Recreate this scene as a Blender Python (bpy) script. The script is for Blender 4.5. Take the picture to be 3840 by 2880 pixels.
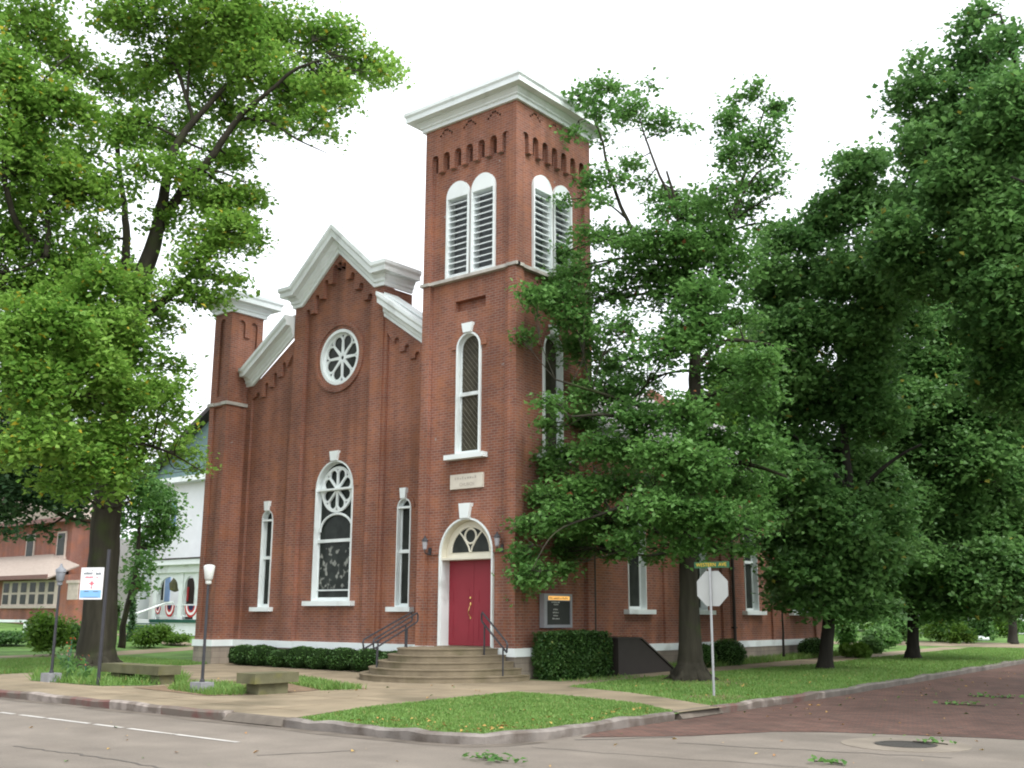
import bpy, bmesh, math, random
import numpy as np
from mathutils import Vector, Matrix
from mathutils.geometry import tessellate_polygon
R_ = math.radians
C = bpy.context.scene
for o in list(bpy.data.objects): bpy.data.objects.remove(o)

# ------------------------------------------------------------------ camera
CAMP = Vector((17.558, -21.674, 1.6)); YAW, PIT, ROL, FPX = 0.68435, 0.21338, 0.00454, 4002.93
_f = Vector((-math.sin(YAW)*math.cos(PIT), math.cos(YAW)*math.cos(PIT), math.sin(PIT)))
_r0 = Vector((math.cos(YAW), math.sin(YAW), 0)); _u0 = _r0.cross(_f)
_r = math.cos(ROL)*_r0 + math.sin(ROL)*_u0; _u = -math.sin(ROL)*_r0 + math.cos(ROL)*_u0
cam = bpy.data.cameras.new("camera"); camo = bpy.data.objects.new("camera", cam); C.collection.objects.link(camo)
camo.matrix_world = Matrix(((_r.x,_u.x,-_f.x,CAMP.x),(_r.y,_u.y,-_f.y,CAMP.y),(_r.z,_u.z,-_f.z,CAMP.z),(0,0,0,1)))
cam.sensor_width = 36; cam.lens = 36*FPX/3840; cam.clip_start = .1; cam.clip_end = 3000
C.camera = camo
# ------------------------------------------------------------------ overcast sky, weak broad sun
SUN_EL, SUN_AZ = R_(52), R_(100)          # azimuth from north (+y) towards east (+x)
w = bpy.data.worlds.new("World"); C.world = w; w.use_nodes = True
nt = w.node_tree; nt.nodes.clear()
sky = nt.nodes.new('ShaderNodeTexSky'); sky.sky_type = 'NISHITA'; sky.sun_disc = False
sky.sun_elevation = SUN_EL; sky.sun_rotation = SUN_AZ; sky.air_density = 1.0; sky.dust_density = 6.0; sky.ozone_density = 1.0
hs = nt.nodes.new('ShaderNodeHueSaturation'); hs.inputs['Saturation'].default_value = 0.12
mx = nt.nodes.new('ShaderNodeMix'); mx.data_type = 'RGBA'; mx.inputs[0].default_value = 0.55
mx.inputs[7].default_value = (9.3, 9.75, 10.3, 1)
bg = nt.nodes.new('ShaderNodeBackground'); bg.inputs['Strength'].default_value = 0.12
wo = nt.nodes.new('ShaderNodeOutputWorld')
nt.links.new(sky.outputs[0], hs.inputs['Color']); nt.links.new(hs.outputs[0], mx.inputs[6])
nt.links.new(mx.outputs[2], bg.inputs['Color']); nt.links.new(bg.outputs[0], wo.inputs['Surface'])
sl = bpy.data.lights.new("sun", 'SUN'); sl.energy = 1.1; sl.angle = R_(30); sl.color = (1, .98, .95)
so = bpy.data.objects.new("sun", sl); C.collection.objects.link(so)
sd = Vector((math.sin(SUN_AZ)*math.cos(SUN_EL), math.cos(SUN_AZ)*math.cos(SUN_EL), math.sin(SUN_EL)))
so.rotation_euler = sd.to_track_quat('Z', 'Y').to_euler()
C.view_settings.view_transform = 'Standard'; C.view_settings.look = 'None'
C.view_settings.exposure = 1.14; C.view_settings.gamma = 1
C.cycles.filter_width = 2.0
C.cycles.max_bounces = 8; C.cycles.transparent_max_bounces = 8

# ------------------------------------------------------------------ pixel helpers (photo seen at 2212 x 1659)
S_ = 3840/2212
def ray(x, y):
    return (x*S_-1920)/FPX*_r - (y*S_-1440)/FPX*_u + _f
def at(x, y, d):                       # point at horizontal distance d metres from the camera
    v = ray(x, y); return CAMP + v*(d/math.hypot(v.x, v.y))
def sm(a, b, x):
    t = min(1, max(0, (x-a)/(b-a))); return t*t*(3-2*t)
def H(x, y):                           # lie of the land
    return 1.3*sm(-17, -52, x) + .009*max(0, min(y, 80)-2)*sm(-14, -4, x)
def ground(x, y):                      # where the ray of a photo pixel meets the land
    v = ray(x, y); t = 5.
    while t < 150:
        p = CAMP + t*v
        if p.z <= H(p.x, p.y): return Vector((p.x, p.y, H(p.x, p.y)))
        t += .02
    return None
# ------------------------------------------------------------------ materials
def mat(name, rgb, rough=.7, spec=.3, var=.12, scale=6, bump=0, bscale=60, metal=0, stain=None, srgb=None, coord='Object'):
    m = bpy.data.materials.new(name); m.use_nodes = True; n = m.node_tree; n.nodes.clear(); L = n.links.new
    out = n.nodes.new('ShaderNodeOutputMaterial'); b = n.nodes.new('ShaderNodeBsdfPrincipled'); L(b.outputs[0], out.inputs[0])
    b.inputs['Roughness'].default_value = rough; b.inputs['Metallic'].default_value = metal; b.inputs['Specular IOR Level'].default_value = spec
    tc = n.nodes.new('ShaderNodeNewGeometry')
    nz = n.nodes.new('ShaderNodeTexNoise'); nz.inputs['Scale'].default_value = scale; nz.inputs['Detail'].default_value = 6
    L(tc.outputs['Position'], nz.inputs['Vector'])
    cr = n.nodes.new('ShaderNodeValToRGB'); e = cr.color_ramp.elements
    e[0].position = .3; e[1].position = .7
    e[0].color = (*[c*(1-var) for c in rgb], 1); e[1].color = (*[min(1, c*(1+var)) for c in rgb], 1)
    L(nz.outputs['Fac'], cr.inputs['Fac']); col = cr.outputs[0]
    if stain:
        n2 = n.nodes.new('ShaderNodeTexNoise'); n2.inputs['Scale'].default_value = stain[1]; n2.inputs['Detail'].default_value = 8
        L(tc.outputs['Position'], n2.inputs['Vector'])
        r2 = n.nodes.new('ShaderNodeValToRGB'); r2.color_ramp.elements[0].position = stain[2]; r2.color_ramp.elements[1].position = stain[2]+.15
        L(n2.outputs['Fac'], r2.inputs['Fac'])
        mi = n.nodes.new('ShaderNodeMix'); mi.data_type = 'RGBA'; L(r2.outputs[0], mi.inputs[0]); L(col, mi.inputs[6]); mi.inputs[7].default_value = (*stain[0], 1)
        col = mi.outputs[2]
    if name == 'asphalt':
        for scl, sc, lo, hi in (((.05, .8, 1), 1.0, .84, 1.1), ((1, 1, 1), 85, .84, 1.14), ((1, 1, 1), 1.7, .92, 1.06)):
            mq = n.nodes.new('ShaderNodeMapping'); mq.inputs['Scale'].default_value = scl; L(tc.outputs['Position'], mq.inputs['Vector'])
            nq = n.nodes.new('ShaderNodeTexNoise'); nq.inputs['Scale'].default_value = sc; nq.inputs['Detail'].default_value = 5; L(mq.outputs[0], nq.inputs['Vector'])
            rq = n.nodes.new('ShaderNodeMapRange'); rq.inputs[1].default_value = .32; rq.inputs[2].default_value = .68; rq.inputs[3].default_value = lo; rq.inputs[4].default_value = hi; L(nq.outputs['Fac'], rq.inputs[0])
            xq = n.nodes.new('ShaderNodeMix'); xq.data_type = 'RGBA'; xq.blend_type = 'MULTIPLY'; xq.inputs[0].default_value = 1; L(col, xq.inputs[6]); L(rq.outputs[0], xq.inputs[7]); col = xq.outputs[2]
    L(col, b.inputs['Base Color'])
    if bump:
        n3 = n.nodes.new('ShaderNodeTexNoise'); n3.inputs['Scale'].default_value = bscale; n3.inputs['Detail'].default_value = 4
        mg = n.nodes.new('ShaderNodeMapping'); mg.inputs['Scale'].default_value = (1, 1, .18 if 'bark' in name else 1); L(tc.outputs['Position'], mg.inputs['Vector']); L(mg.outputs[0], n3.inputs['Vector'])
        if 'bark' in name: L(mg.outputs[0], nz.inputs['Vector'])
        bp = n.nodes.new('ShaderNodeBump'); bp.inputs['Strength'].default_value = bump; bp.inputs['Distance'].default_value = .02
        L(n3.outputs['Fac'], bp.inputs['Height']); L(bp.outputs[0], b.inputs['Normal'])
    m['bsdf'] = b.name
    return m
def brickmat(name, c1, c2, mortar, bw=.21, bh=.075, patch=(.36, .12, .05), grey=(.30, .26, .24), offset=.5, flat=False, msize=.010):
    m = bpy.data.materials.new(name); m.use_nodes = True; n = m.node_tree; n.nodes.clear(); L = n.links.new
    N = n.nodes.new
    out = N('ShaderNodeOutputMaterial'); b = N('ShaderNodeBsdfPrincipled'); L(b.outputs[0], out.inputs[0])
    b.inputs['Roughness'].default_value = .85; b.inputs['Specular IOR Level'].default_value = .25
    g = N('ShaderNodeNewGeometry'); sp = N('ShaderNodeSeparateXYZ'); L(g.outputs['Position'], sp.inputs[0])
    vec = N('ShaderNodeCombineXYZ')
    if flat:
        L(g.outputs['Position'], vec.inputs[0]); L(sp.outputs[0], vec.inputs[0]); L(sp.outputs[1], vec.inputs[1])
    else:
        sn = N('ShaderNodeSeparateXYZ'); L(g.outputs['True Normal'], sn.inputs[0])
        ax = N('ShaderNodeMath'); ax.operation = 'ABSOLUTE'; L(sn.outputs[0], ax.inputs[0])
        gt = N('ShaderNodeMath'); gt.operation = 'GREATER_THAN'; gt.inputs[1].default_value = .6; L(ax.outputs[0], gt.inputs[0])
        mi = N('ShaderNodeMix'); L(gt.outputs[0], mi.inputs[0]); L(sp.outputs[0], mi.inputs[2]); L(sp.outputs[1], mi.inputs[3])
        L(mi.outputs[0], vec.inputs[0]); L(sp.outputs[2], vec.inputs[1])
    bt = N('ShaderNodeTexBrick'); bt.offset = offset; bt.inputs['Scale'].default_value = 1
    bt.inputs['Brick Width'].default_value = bw; bt.inputs['Row Height'].default_value = bh
    bt.inputs['Mortar Size'].default_value = msize; bt.inputs['Mortar Smooth'].default_value = .3; bt.inputs['Bias'].default_value = -.1
    bt.inputs['Color1'].default_value = (*c1, 1); bt.inputs['Color2'].default_value = (*c2, 1); bt.inputs['Mortar'].default_value = (*mortar, 1)
    L(vec.outputs[0], bt.inputs['Vector'])
    n1 = N('ShaderNodeTexNoise'); n1.inputs['Scale'].default_value = 1.6; n1.inputs['Detail'].default_value = 7; n1.inputs['Roughness'].default_value = .65; L(g.outputs['Position'], n1.inputs['Vector'])
    r1 = N('ShaderNodeValToRGB'); r1.color_ramp.elements[0].position = .46; r1.color_ramp.elements[1].position = .72; L(n1.outputs['Fac'], r1.inputs['Fac'])
    mp = N('ShaderNodeMath'); mp.operation = 'MULTIPLY'; mp.inputs[1].default_value = .6; L(r1.outputs[0], mp.inputs[0])
    m1 = N('ShaderNodeMix'); m1.data_type = 'RGBA'; L(mp.outputs[0], m1.inputs[0]); L(bt.outputs['Color'], m1.inputs[6]); m1.inputs[7].default_value = (*patch, 1)
    n2 = N('ShaderNodeTexNoise'); n2.inputs['Scale'].default_value = 5.5; n2.inputs['Detail'].default_value = 2; L(g.outputs['Position'], n2.inputs['Vector'])
    r2 = N('ShaderNodeValToRGB'); r2.color_ramp.elements[0].position = .735; r2.color_ramp.elements[1].position = .78; L(n2.outputs['Fac'], r2.inputs['Fac'])
    m2 = N('ShaderNodeMix'); m2.data_type = 'RGBA'; L(r2.outputs[0], m2.inputs[0]); L(m1.outputs[2], m2.inputs[6]); m2.inputs[7].default_value = (*grey, 1)
    n4 = N('ShaderNodeTexNoise'); n4.inputs['Scale'].default_value = .5; n4.inputs['Detail'].default_value = 5; L(g.outputs['Position'], n4.inputs['Vector'])
    r4 = N('ShaderNodeMapRange'); r4.inputs[1].default_value = .3; r4.inputs[2].default_value = .7; r4.inputs[3].default_value = .78; r4.inputs[4].default_value = 1.14; L(n4.outputs['Fac'], r4.inputs[0])
    m4 = N('ShaderNodeMix'); m4.data_type = 'RGBA'; m4.blend_type = 'MULTIPLY'; m4.inputs[0].default_value = 1; L(m2.outputs[2], m4.inputs[6]); L(r4.outputs[0], m4.inputs[7])
    mpg = N('ShaderNodeMapping'); mpg.inputs['Scale'].default_value = (2.6, 2.6, .22); L(g.outputs['Position'], mpg.inputs['Vector'])
    n5 = N('ShaderNodeTexNoise'); n5.inputs['Scale'].default_value = 1.0; n5.inputs['Detail'].default_value = 6; L(mpg.outputs[0], n5.inputs['Vector'])
    r5 = N('ShaderNodeMapRange'); r5.inputs[1].default_value = .3; r5.inputs[2].default_value = .7; r5.inputs[3].default_value = .76; r5.inputs[4].default_value = 1.16; L(n5.outputs['Fac'], r5.inputs[0])
    m5 = N('ShaderNodeMix'); m5.data_type = 'RGBA'; m5.blend_type = 'MULTIPLY'; m5.inputs[0].default_value = 1; L(m4.outputs[2], m5.inputs[6]); L(r5.outputs[0], m5.inputs[7])
    L(m5.outputs[2], b.inputs['Base Color'])
    bp = N('ShaderNodeBump'); bp.inputs['Strength'].default_value = .5; bp.inputs['Distance'].default_value = .008; bp.invert = True
    L(bt.outputs['Fac'], bp.inputs['Height']); L(bp.outputs[0], b.inputs['Normal'])
    return m
def leafmat(name, c1, c2, c3=None, yellow=0.0, trans=.42, patch=.6):
    m = bpy.data.materials.new(name); m.use_nodes = True; n = m.node_tree; n.nodes.clear(); L = n.links.new; N = n.nodes.new
    out = N('ShaderNodeOutputMaterial'); b = N('ShaderNodeBsdfPrincipled'); b.inputs['Roughness'].default_value = .5; b.inputs['Specular IOR Level'].default_value = .35
    t = N('ShaderNodeBsdfTranslucent'); mixs = N('ShaderNodeMixShader'); mixs.inputs[0].default_value = trans
    L(b.outputs[0], mixs.inputs[1]); L(t.outputs[0], mixs.inputs[2]); L(mixs.outputs[0], out.inputs[0])
    g = N('ShaderNodeNewGeometry'); nz = N('ShaderNodeTexNoise'); nz.inputs['Scale'].default_value = patch; nz.inputs['Detail'].default_value = 3; L(g.outputs['Position'], nz.inputs['Vector'])
    ad = N('ShaderNodeMath'); ad.operation = 'ADD'; L(nz.outputs['Fac'], ad.inputs[0])
    ml = N('ShaderNodeMath'); ml.operation = 'MULTIPLY'; ml.inputs[1].default_value = .5; L(g.outputs['Random Per Island'], ml.inputs[0]); L(ml.outputs[0], ad.inputs[1])
    cr = N('ShaderNodeValToRGB'); e = cr.color_ramp.elements; e[0].position = .45; e[1].position = 1.0
    e[0].color = (*c1, 1); e[1].color = (*c2, 1); L(ad.outputs[0], cr.inputs['Fac']); col = cr.outputs[0]
    if yellow:
        gt = N('ShaderNodeMath'); gt.operation = 'GREATER_THAN'; gt.inputs[1].default_value = 1-yellow; L(g.outputs['Random Per Island'], gt.inputs[0])
        mi = N('ShaderNodeMix'); mi.data_type = 'RGBA'; L(gt.outputs[0], mi.inputs[0]); L(col, mi.inputs[6]); mi.inputs[7].default_value = (*(c3 or (.5, .4, .06)), 1); col = mi.outputs[2]
    L(col, b.inputs['Base Color']); L(col, t.inputs['Color'])
    return m
M = {}
M['brick'] = brickmat('brick', (.262, .102, .063), (.178, .072, .05), (.275, .19, .155), patch=(.345, .138, .064))
M['housebrick'] = brickmat('house_brick', (.24, .10, .075), (.21, .085, .065), (.28, .17, .14))
M['paving'] = brickmat('brick_paving', (.165, .083, .063), (.112, .063, .051), (.08, .062, .053), bw=.23, bh=.11, patch=(.085, .058, .045), grey=(.15, .115, .1), flat=True, msize=.016)
M['white'] = mat('white_paint', (.73, .785, .775), .5, .4, .05, 1.5, stain=((.54, .58, .56), 1.3, .58))
M['cream'] = mat('cream_paint', (.66, .63, .52), .55, .35, .06, 2)
M['stone'] = mat('limestone', (.42, .40, .36), .85, .2, .2, 3, .3, 40, stain=((.25, .24, .22), 2, .6))
M['plaque'] = mat('plaque_stone', (.58, .54, .46), .8, .2, .08, 4, .1, 40)
M['etch'] = mat('engraved_letter', (.40, .36, .31), .9, .1)
M['found'] = brickmat('foundation_stone', (.30, .26, .21), (.23, .20, .165), (.20, .17, .14), bw=.6, bh=.2, patch=(.30, .24, .19), grey=(.26, .22, .2))
M['step'] = mat('stone_step', (.19, .155, .105), .9, .2, .18, 2.2, .3, 50, stain=((.135, .115, .07), 1.3, .5))
M['conc'] = mat('concrete', (.25, .203, .138), .9, .2, .2, .8, .25, 70, stain=((.145, .12, .08), .42, .5))
M['asph'] = mat('asphalt', (.19, .164, .137), .85, .25, .1, .9, .3, 120, stain=((.17, .145, .12), .35, .55))
M['kerb'] = mat('kerb_stone', (.15, .135, .118), .9, .2, .25, 2.5, .4, 30, stain=((.075, .07, .06), 1.4, .55))
M['soil'] = mat('soil', (.19, .135, .09), .95, .1, .25, 5, .4, 40)
M['lawn'] = mat('lawn', (.105, .19, .05), .9, .15, .35, .9, .6, 60, stain=((.16, .14, .07), 1.3, .6))
M['roof'] = brickmat('roof_shingle', (.34, .32, .32), (.27, .255, .26), (.2, .19, .19), bw=.3, bh=.14, patch=(.3, .28, .29), grey=(.36, .34, .34))
M['darkglass'] = mat('window_glass', (.026, .03, .026), .2, .12, .3, 3)
M['oliveglass'] = mat('leaded_glass', (.06, .055, .038), .25, .12, .25, 6)
M['lead'] = mat('lead_came', (.14, .13, .10), .5, .4)
M['reddoor'] = mat('red_paint', (.245, .022, .035), .5, .35, .08, 2)
M['brass'] = mat('brass', (.75, .52, .2), .25, .5, .05, 5, metal=1)
M['iron'] = mat('painted_iron', (.032, .032, .037), .5, .4, .15, 8)
M['steel'] = mat('galvanized_steel', (.36, .37, .38), .5, .4, .08, 8, metal=.3)
M['signback'] = mat('sign_aluminium', (.42, .43, .42), .45, .4, .04, 3, metal=.1)
M['greensign'] = mat('green_sign', (.02, .10, .04), .45, .4)
M['yellow'] = mat('yellow_letter', (.65, .42, .03), .5, .3)
M['lampglass'] = mat('frosted_lamp_glass', (.55, .57, .54), .3, .5, .05, 5)
M['greylamp'] = mat('grey_lamp_metal', (.20, .21, .23), .5, .4)
M['block'] = mat('concrete_block', (.25, .25, .26), .9, .2, .12, 6, .3, 60)
M['bench'] = mat('mossy_stone', (.12, .115, .066), .9, .2, .25, 3, .35, 40, stain=((.135, .13, .045), 2.2, .55))
M['darkwood'] = mat('dark_brown_metal', (.03, .024, .021), .55, .35, .12, 3)
M['bark'] = mat('bark', (.036, .033, .024), .95, .15, .35, 5, .9, 14, stain=((.04, .05, .02), 1.2, .55))
M['bark2'] = mat('grey_bark', (.034, .031, .026), .95, .15, .3, 5, .9, 14)
M['signwhite'] = mat('sign_white', (.80, .79, .80), .5, .3, .02)
M['signblue'] = mat('sign_blue', (.22, .45, .78), .5, .3, .02)
M['ink'] = mat('dark_ink', (.12, .15, .16), .6, .2)
M['redink'] = mat('red_ink', (.7, .16, .2), .6, .2)
M['greyframe'] = mat('grey_metal_frame', (.32, .32, .34), .45, .4, .05)
M['blackboard'] = mat('black_letter_board', (.03, .032, .03), .35, .35)
M['whiteletter'] = mat('pale_letters', (.5, .5, .47), .6, .2)
M['siding'] = mat('white_siding', (.77, .80, .82), .6, .3, .04, 2)
M['teal'] = mat('teal_slate', (.14, .22, .22), .7, .3, .1, 4)
M['navy'] = mat('navy_cloth', (.03, .035, .08), .9, .1)
M['redcloth'] = mat('red_cloth', (.45, .05, .05), .9, .1)
M['greentrim'] = mat('green_trim', (.02, .09, .065), .6, .3)
M['tanroof'] = mat('tan_shingle', (.33, .275, .235), .9, .2, .1, 6)
M['brownfascia'] = mat('brown_fascia', (.17, .085, .075), .6, .3)
M['beigetrim'] = mat('beige_trim', (.48, .40, .35), .6, .3)
M['blueshutter'] = mat('blue_shutter', (.18, .28, .45), .6, .3)
M['bin'] = mat('green_bin', (.045, .075, .065), .5, .35)
M['whitebag'] = mat('white_plastic', (.75, .8, .78), .4, .4)
M['whiteline'] = mat('road_paint', (.47, .45, .42), .8, .2, .15, 6, stain=((.3, .27, .23), 3, .55))
M['tar'] = mat('tar_seal', (.10, .09, .08), .7, .3)
M['ironlid'] = mat('cast_iron', (.05, .045, .04), .6, .4, .2, 20, .6, 60)
M['grass'] = leafmat('grass_blade', (.115, .225, .045), (.205, .335, .085), (.30, .28, .1), .04, .4, 1.4)
M['maple'] = leafmat('maple_leaf', (.12, .265, .038), (.27, .45, .085), (.50, .42, .05), .02, .5, .45)
M['oak'] = leafmat('oak_leaf', (.075, .185, .042), (.165, .33, .085), (.25, .10, .04), .003, .48, .5)
M['dark'] = leafmat('dark_leaf', (.07, .17, .045), (.155, .30, .085), (.33, .30, .06), .004, .48, .4)
M['blueleaf'] = leafmat('bluish_leaf', (.045, .11, .045), (.09, .18, .07), None, 0, .4, .6)
M['bright'] = leafmat('bright_leaf', (.08, .18, .02), (.17, .30, .05), None, 0, .5, .4)
M['box'] = leafmat('boxwood_leaf', (.035, .095, .02), (.075, .16, .035), None, 0, .2, 3)
M['yew'] = leafmat('yew_leaf', (.032, .09, .02), (.075, .155, .035), (.16, .19, .04), .01, .2, 2.5)
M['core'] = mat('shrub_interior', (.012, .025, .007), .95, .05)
M['fallen'] = leafmat('fallen_leaf', (.40, .19, .06), (.50, .36, .10), (.10, .2, .04), .3, .1, 4)
M['canna'] = leafmat('red_flower', (.5, .06, .04), (.6, .12, .05), None, 0, .3, 4)
# stained glass: pale figures in dark glass
def stained():
    m = mat('stained_glass', (.022, .028, .024), .2, .12, .35, 4)
    n = m.node_tree; L = n.links.new; b = n.nodes[m['bsdf']]; g = n.nodes.new('ShaderNodeNewGeometry')
    nz = n.nodes.new('ShaderNodeTexNoise'); nz.inputs['Scale'].default_value = 5.2; nz.inputs['Detail'].default_value = 1.5; L(g.outputs['Position'], nz.inputs['Vector'])
    r = n.nodes.new('ShaderNodeValToRGB'); r.color_ramp.elements[0].position = .56; r.color_ramp.elements[1].position = .66; L(nz.outputs['Fac'], r.inputs['Fac'])
    sp = n.nodes.new('ShaderNodeSeparateXYZ'); L(g.outputs['Position'], sp.inputs[0])
    mr = n.nodes.new('ShaderNodeMapRange'); mr.inputs[1].default_value = 3.75; mr.inputs[2].default_value = 3.65; L(sp.outputs[2], mr.inputs[0])
    mr2 = n.nodes.new('ShaderNodeMapRange'); mr2.inputs[1].default_value = 2.3; mr2.inputs[2].default_value = 2.5; L(sp.outputs[2], mr2.inputs[0])
    m1 = n.nodes.new('ShaderNodeMath'); m1.operation = 'MULTIPLY'; L(mr.outputs[0], m1.inputs[0]); L(mr2.outputs[0], m1.inputs[1])
    m2 = n.nodes.new('ShaderNodeMath'); m2.operation = 'MULTIPLY'; L(m1.outputs[0], m2.inputs[0]); L(r.outputs[0], m2.inputs[1])
    old = b.inputs['Base Color'].links[0].from_socket
    mi = n.nodes.new('ShaderNodeMix'); mi.data_type = 'RGBA'; L(m2.outputs[0], mi.inputs[0]); L(old, mi.inputs[6]); mi.inputs[7].default_value = (.27, .28, .25, 1)
    L(mi.outputs[2], b.inputs['Base Color'])
    return m
M['stained'] = stained()
def amber():
    m = mat('lit_amber_panel', (.6, .35, .1), .4, .3); b = m.node_tree.nodes[m['bsdf']]
    b.inputs['Emission Color'].default_value = (1, .52, .14, 1); b.inputs['Emission Strength'].default_value = .4
    return m
M['amber'] = amber()
# kerb: blocks painted in turn red and white, worn
def kerbpaint():
    m = bpy.data.materials.new('kerb_paint'); m.use_nodes = True; n = m.node_tree; L = n.links.new; N = n.nodes.new
    b = n.nodes['Principled BSDF']; b.inputs['Roughness'].default_value = .9; b.inputs['Specular IOR Level'].default_value = .2
    g = N('ShaderNodeNewGeometry'); sp = N('ShaderNodeSeparateXYZ'); L(g.outputs['Position'], sp.inputs[0])
    ad = N('ShaderNodeMath'); ad.operation = 'ADD'; L(sp.outputs[0], ad.inputs[0]); L(sp.outputs[1], ad.inputs[1])
    sn = N('ShaderNodeMath'); sn.operation = 'MULTIPLY'; sn.inputs[1].default_value = 1.9; L(ad.outputs[0], sn.inputs[0])
    s2 = N('ShaderNodeMath'); s2.operation = 'SINE'; L(sn.outputs[0], s2.inputs[0])
    st = N('ShaderNodeMath'); st.operation = 'GREATER_THAN'; st.inputs[1].default_value = 0; L(s2.outputs[0], st.inputs[0])
    mi = N('ShaderNodeMix'); mi.data_type = 'RGBA'; L(st.outputs[0], mi.inputs[0]); mi.inputs[6].default_value = (.30, .26, .23, 1); mi.inputs[7].default_value = (.15, .078, .068, 1)
    nz = N('ShaderNodeTexNoise'); nz.inputs['Scale'].default_value = 3.2; nz.inputs['Detail'].default_value = 8; L(g.outputs['Position'], nz.inputs['Vector'])
    r = N('ShaderNodeValToRGB'); r.color_ramp.elements[0].position = .37; r.color_ramp.elements[1].position = .55; L(nz.outputs['Fac'], r.inputs['Fac'])
    m2 = N('ShaderNodeMix'); m2.data_type = 'RGBA'; L(r.outputs[0], m2.inputs[0]); L(mi.outputs[2], m2.inputs[6]); m2.inputs[7].default_value = (.15, .125, .105, 1)
    L(m2.outputs[2], b.inputs['Base Color'])
    return m
M['kerbpaint'] = kerbpaint()
M['kerbworn'] = mat('worn_white_kerb', (.21, .187, .168), .9, .2, .2, 3, .4, 30, stain=((.115, .095, .08), 1.7, .47))
# ------------------------------------------------------------------ object helpers
def tag(o, label=None, cat=None, group=None, kind=None):
    if label: o['label'] = label
    if cat: o['category'] = cat
    if group: o['group'] = group
    if kind: o['kind'] = kind
    return o
def empty(name, loc, label, cat, group=None):
    o = bpy.data.objects.new(name, None); C.collection.objects.link(o); o.location = loc; o.empty_display_size = .2
    bpy.context.view_layer.update()
    return tag(o, label, cat, group)
def link(name, me, m, parent=None):
    o = bpy.data.objects.new(name, me); C.collection.objects.link(o)
    for k in (m if isinstance(m, (list, tuple)) else [m]): me.materials.append(M[k] if isinstance(k, str) else k)
    if parent is not None:
        o.parent = parent; p = parent; off = Vector((0, 0, 0))
        while p is not None: off += p.location; p = p.parent
        o.location = -off
    return o
def obj(name, bm, m, parent=None, smooth=False, bevel=0):
    if bevel:
        es = [e for e in bm.edges if len(e.link_faces) == 2 and e.calc_face_angle(0) > .5]
        bmesh.ops.bevel(bm, geom=es, offset=bevel, segments=2, affect='EDGES', clamp_overlap=True)
    bmesh.ops.recalc_face_normals(bm, faces=bm.faces)
    me = bpy.data.meshes.new(name); bm.to_mesh(me); bm.free()
    if smooth:
        for p in me.polygons: p.use_smooth = True
    return link(name, me, m, parent)
def box(bm, x0, x1, y0, y1, z0, z1):
    v = [bm.verts.new((x, y, z)) for x in (x0, x1) for y in (y0, y1) for z in (z0, z1)]
    for f in ((0,1,3,2),(4,6,7,5),(0,4,5,1),(2,3,7,6),(0,2,6,4),(1,5,7,3)): bm.faces.new([v[i] for i in f])
def tube(bm, pts, rad, n=8, cap=True):
    pts = [Vector(p) for p in pts]; rad = rad if isinstance(rad, (list, tuple)) else [rad]*len(pts)
    rings = []; ref = None
    for i, p in enumerate(pts):
        t = (pts[min(i+1, len(pts)-1)]-pts[max(i-1, 0)]).normalized()
        if ref is None: ref = Vector((1, 0, 0)) if abs(t.x) < .8 else Vector((0, 1, 0))
        a = (ref - t*ref.dot(t)).normalized(); ref = a; b = t.cross(a)
        rings.append([bm.verts.new(p + (a*math.cos(q)+b*math.sin(q))*rad[i]) for q in [2*math.pi*k/n for k in range(n)]])
    for i in range(len(rings)-1):
        for k in range(n): bm.faces.new((rings[i][k], rings[i][(k+1) % n], rings[i+1][(k+1) % n], rings[i+1][k]))
    if cap: bm.faces.new(rings[0][::-1]); bm.faces.new(rings[-1])
def lathe(bm, c, prof, n=16):
    c = Vector(c); rings = [[bm.verts.new(c+Vector((r*math.cos(2*math.pi*k/n), r*math.sin(2*math.pi*k/n), z))) for k in range(n)] for r, z in prof]
    for i in range(len(rings)-1):
        for k in range(n): bm.faces.new((rings[i][k], rings[i][(k+1) % n], rings[i+1][(k+1) % n], rings[i+1][k]))
    bm.faces.new(rings[0][::-1]); bm.faces.new(rings[-1])
class Fr:                                    # a wall's frame: u along it, v up, d into it
    def __init__(s, axis, plane): s.a, s.p = axis, plane
    def __call__(s, u, v, d=0):
        return Vector((u, s.p+d, v)) if s.a == 'y' else Vector((s.p-d, u, v))
def plate(bm, F, outline, holes, d0, d1, back=True):
    loops = [outline]+list(holes)
    flat = [p for l in loops for p in l]
    tris = tessellate_polygon([[Vector((p[0], p[1], 0)) for p in l] for l in loops])
    A = [bm.verts.new(F(p[0], p[1], d0)) for p in flat]; B = [bm.verts.new(F(p[0], p[1], d1)) for p in flat]
    for t in tris:
        try:
            bm.faces.new([A[i] for i in t])
            if back: bm.faces.new([B[i] for i in t][::-1])
        except ValueError: pass
    k = 0
    for l in loops:
        n = len(l)
        for i in range(n):
            a, b = k+i, k+(i+1) % n
            try: bm.faces.new((A[a], A[b], B[b], B[a]))
            except ValueError: pass
        k += n
def rect(u0, u1, v0, v1): return [(u0, v0), (u1, v0), (u1, v1), (u0, v1)]
def arch(c, w, v0, v1, n=14):                # round-headed outline, crown at v1
    r = w/2; s = v1-r
    return [(c-r, v0), (c+r, v0)] + [(c+r*math.cos(math.pi*k/n), s+r*math.sin(math.pi*k/n)) for k in range(n+1)]
def circ(c, v, r, n=40): return [(c+r*math.cos(2*math.pi*k/n), v+r*math.sin(2*math.pi*k/n)) for k in range(n)]
def xbox(bm, F, u0, u1, v0, v1, d0, d1):
    p, q = F(u0, v0, d0), F(u1, v1, d1)
    box(bm, min(p.x, q.x), max(p.x, q.x), min(p.y, q.y), max(p.y, q.y), v0, v1)
def NB(): return bmesh.new()
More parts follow.
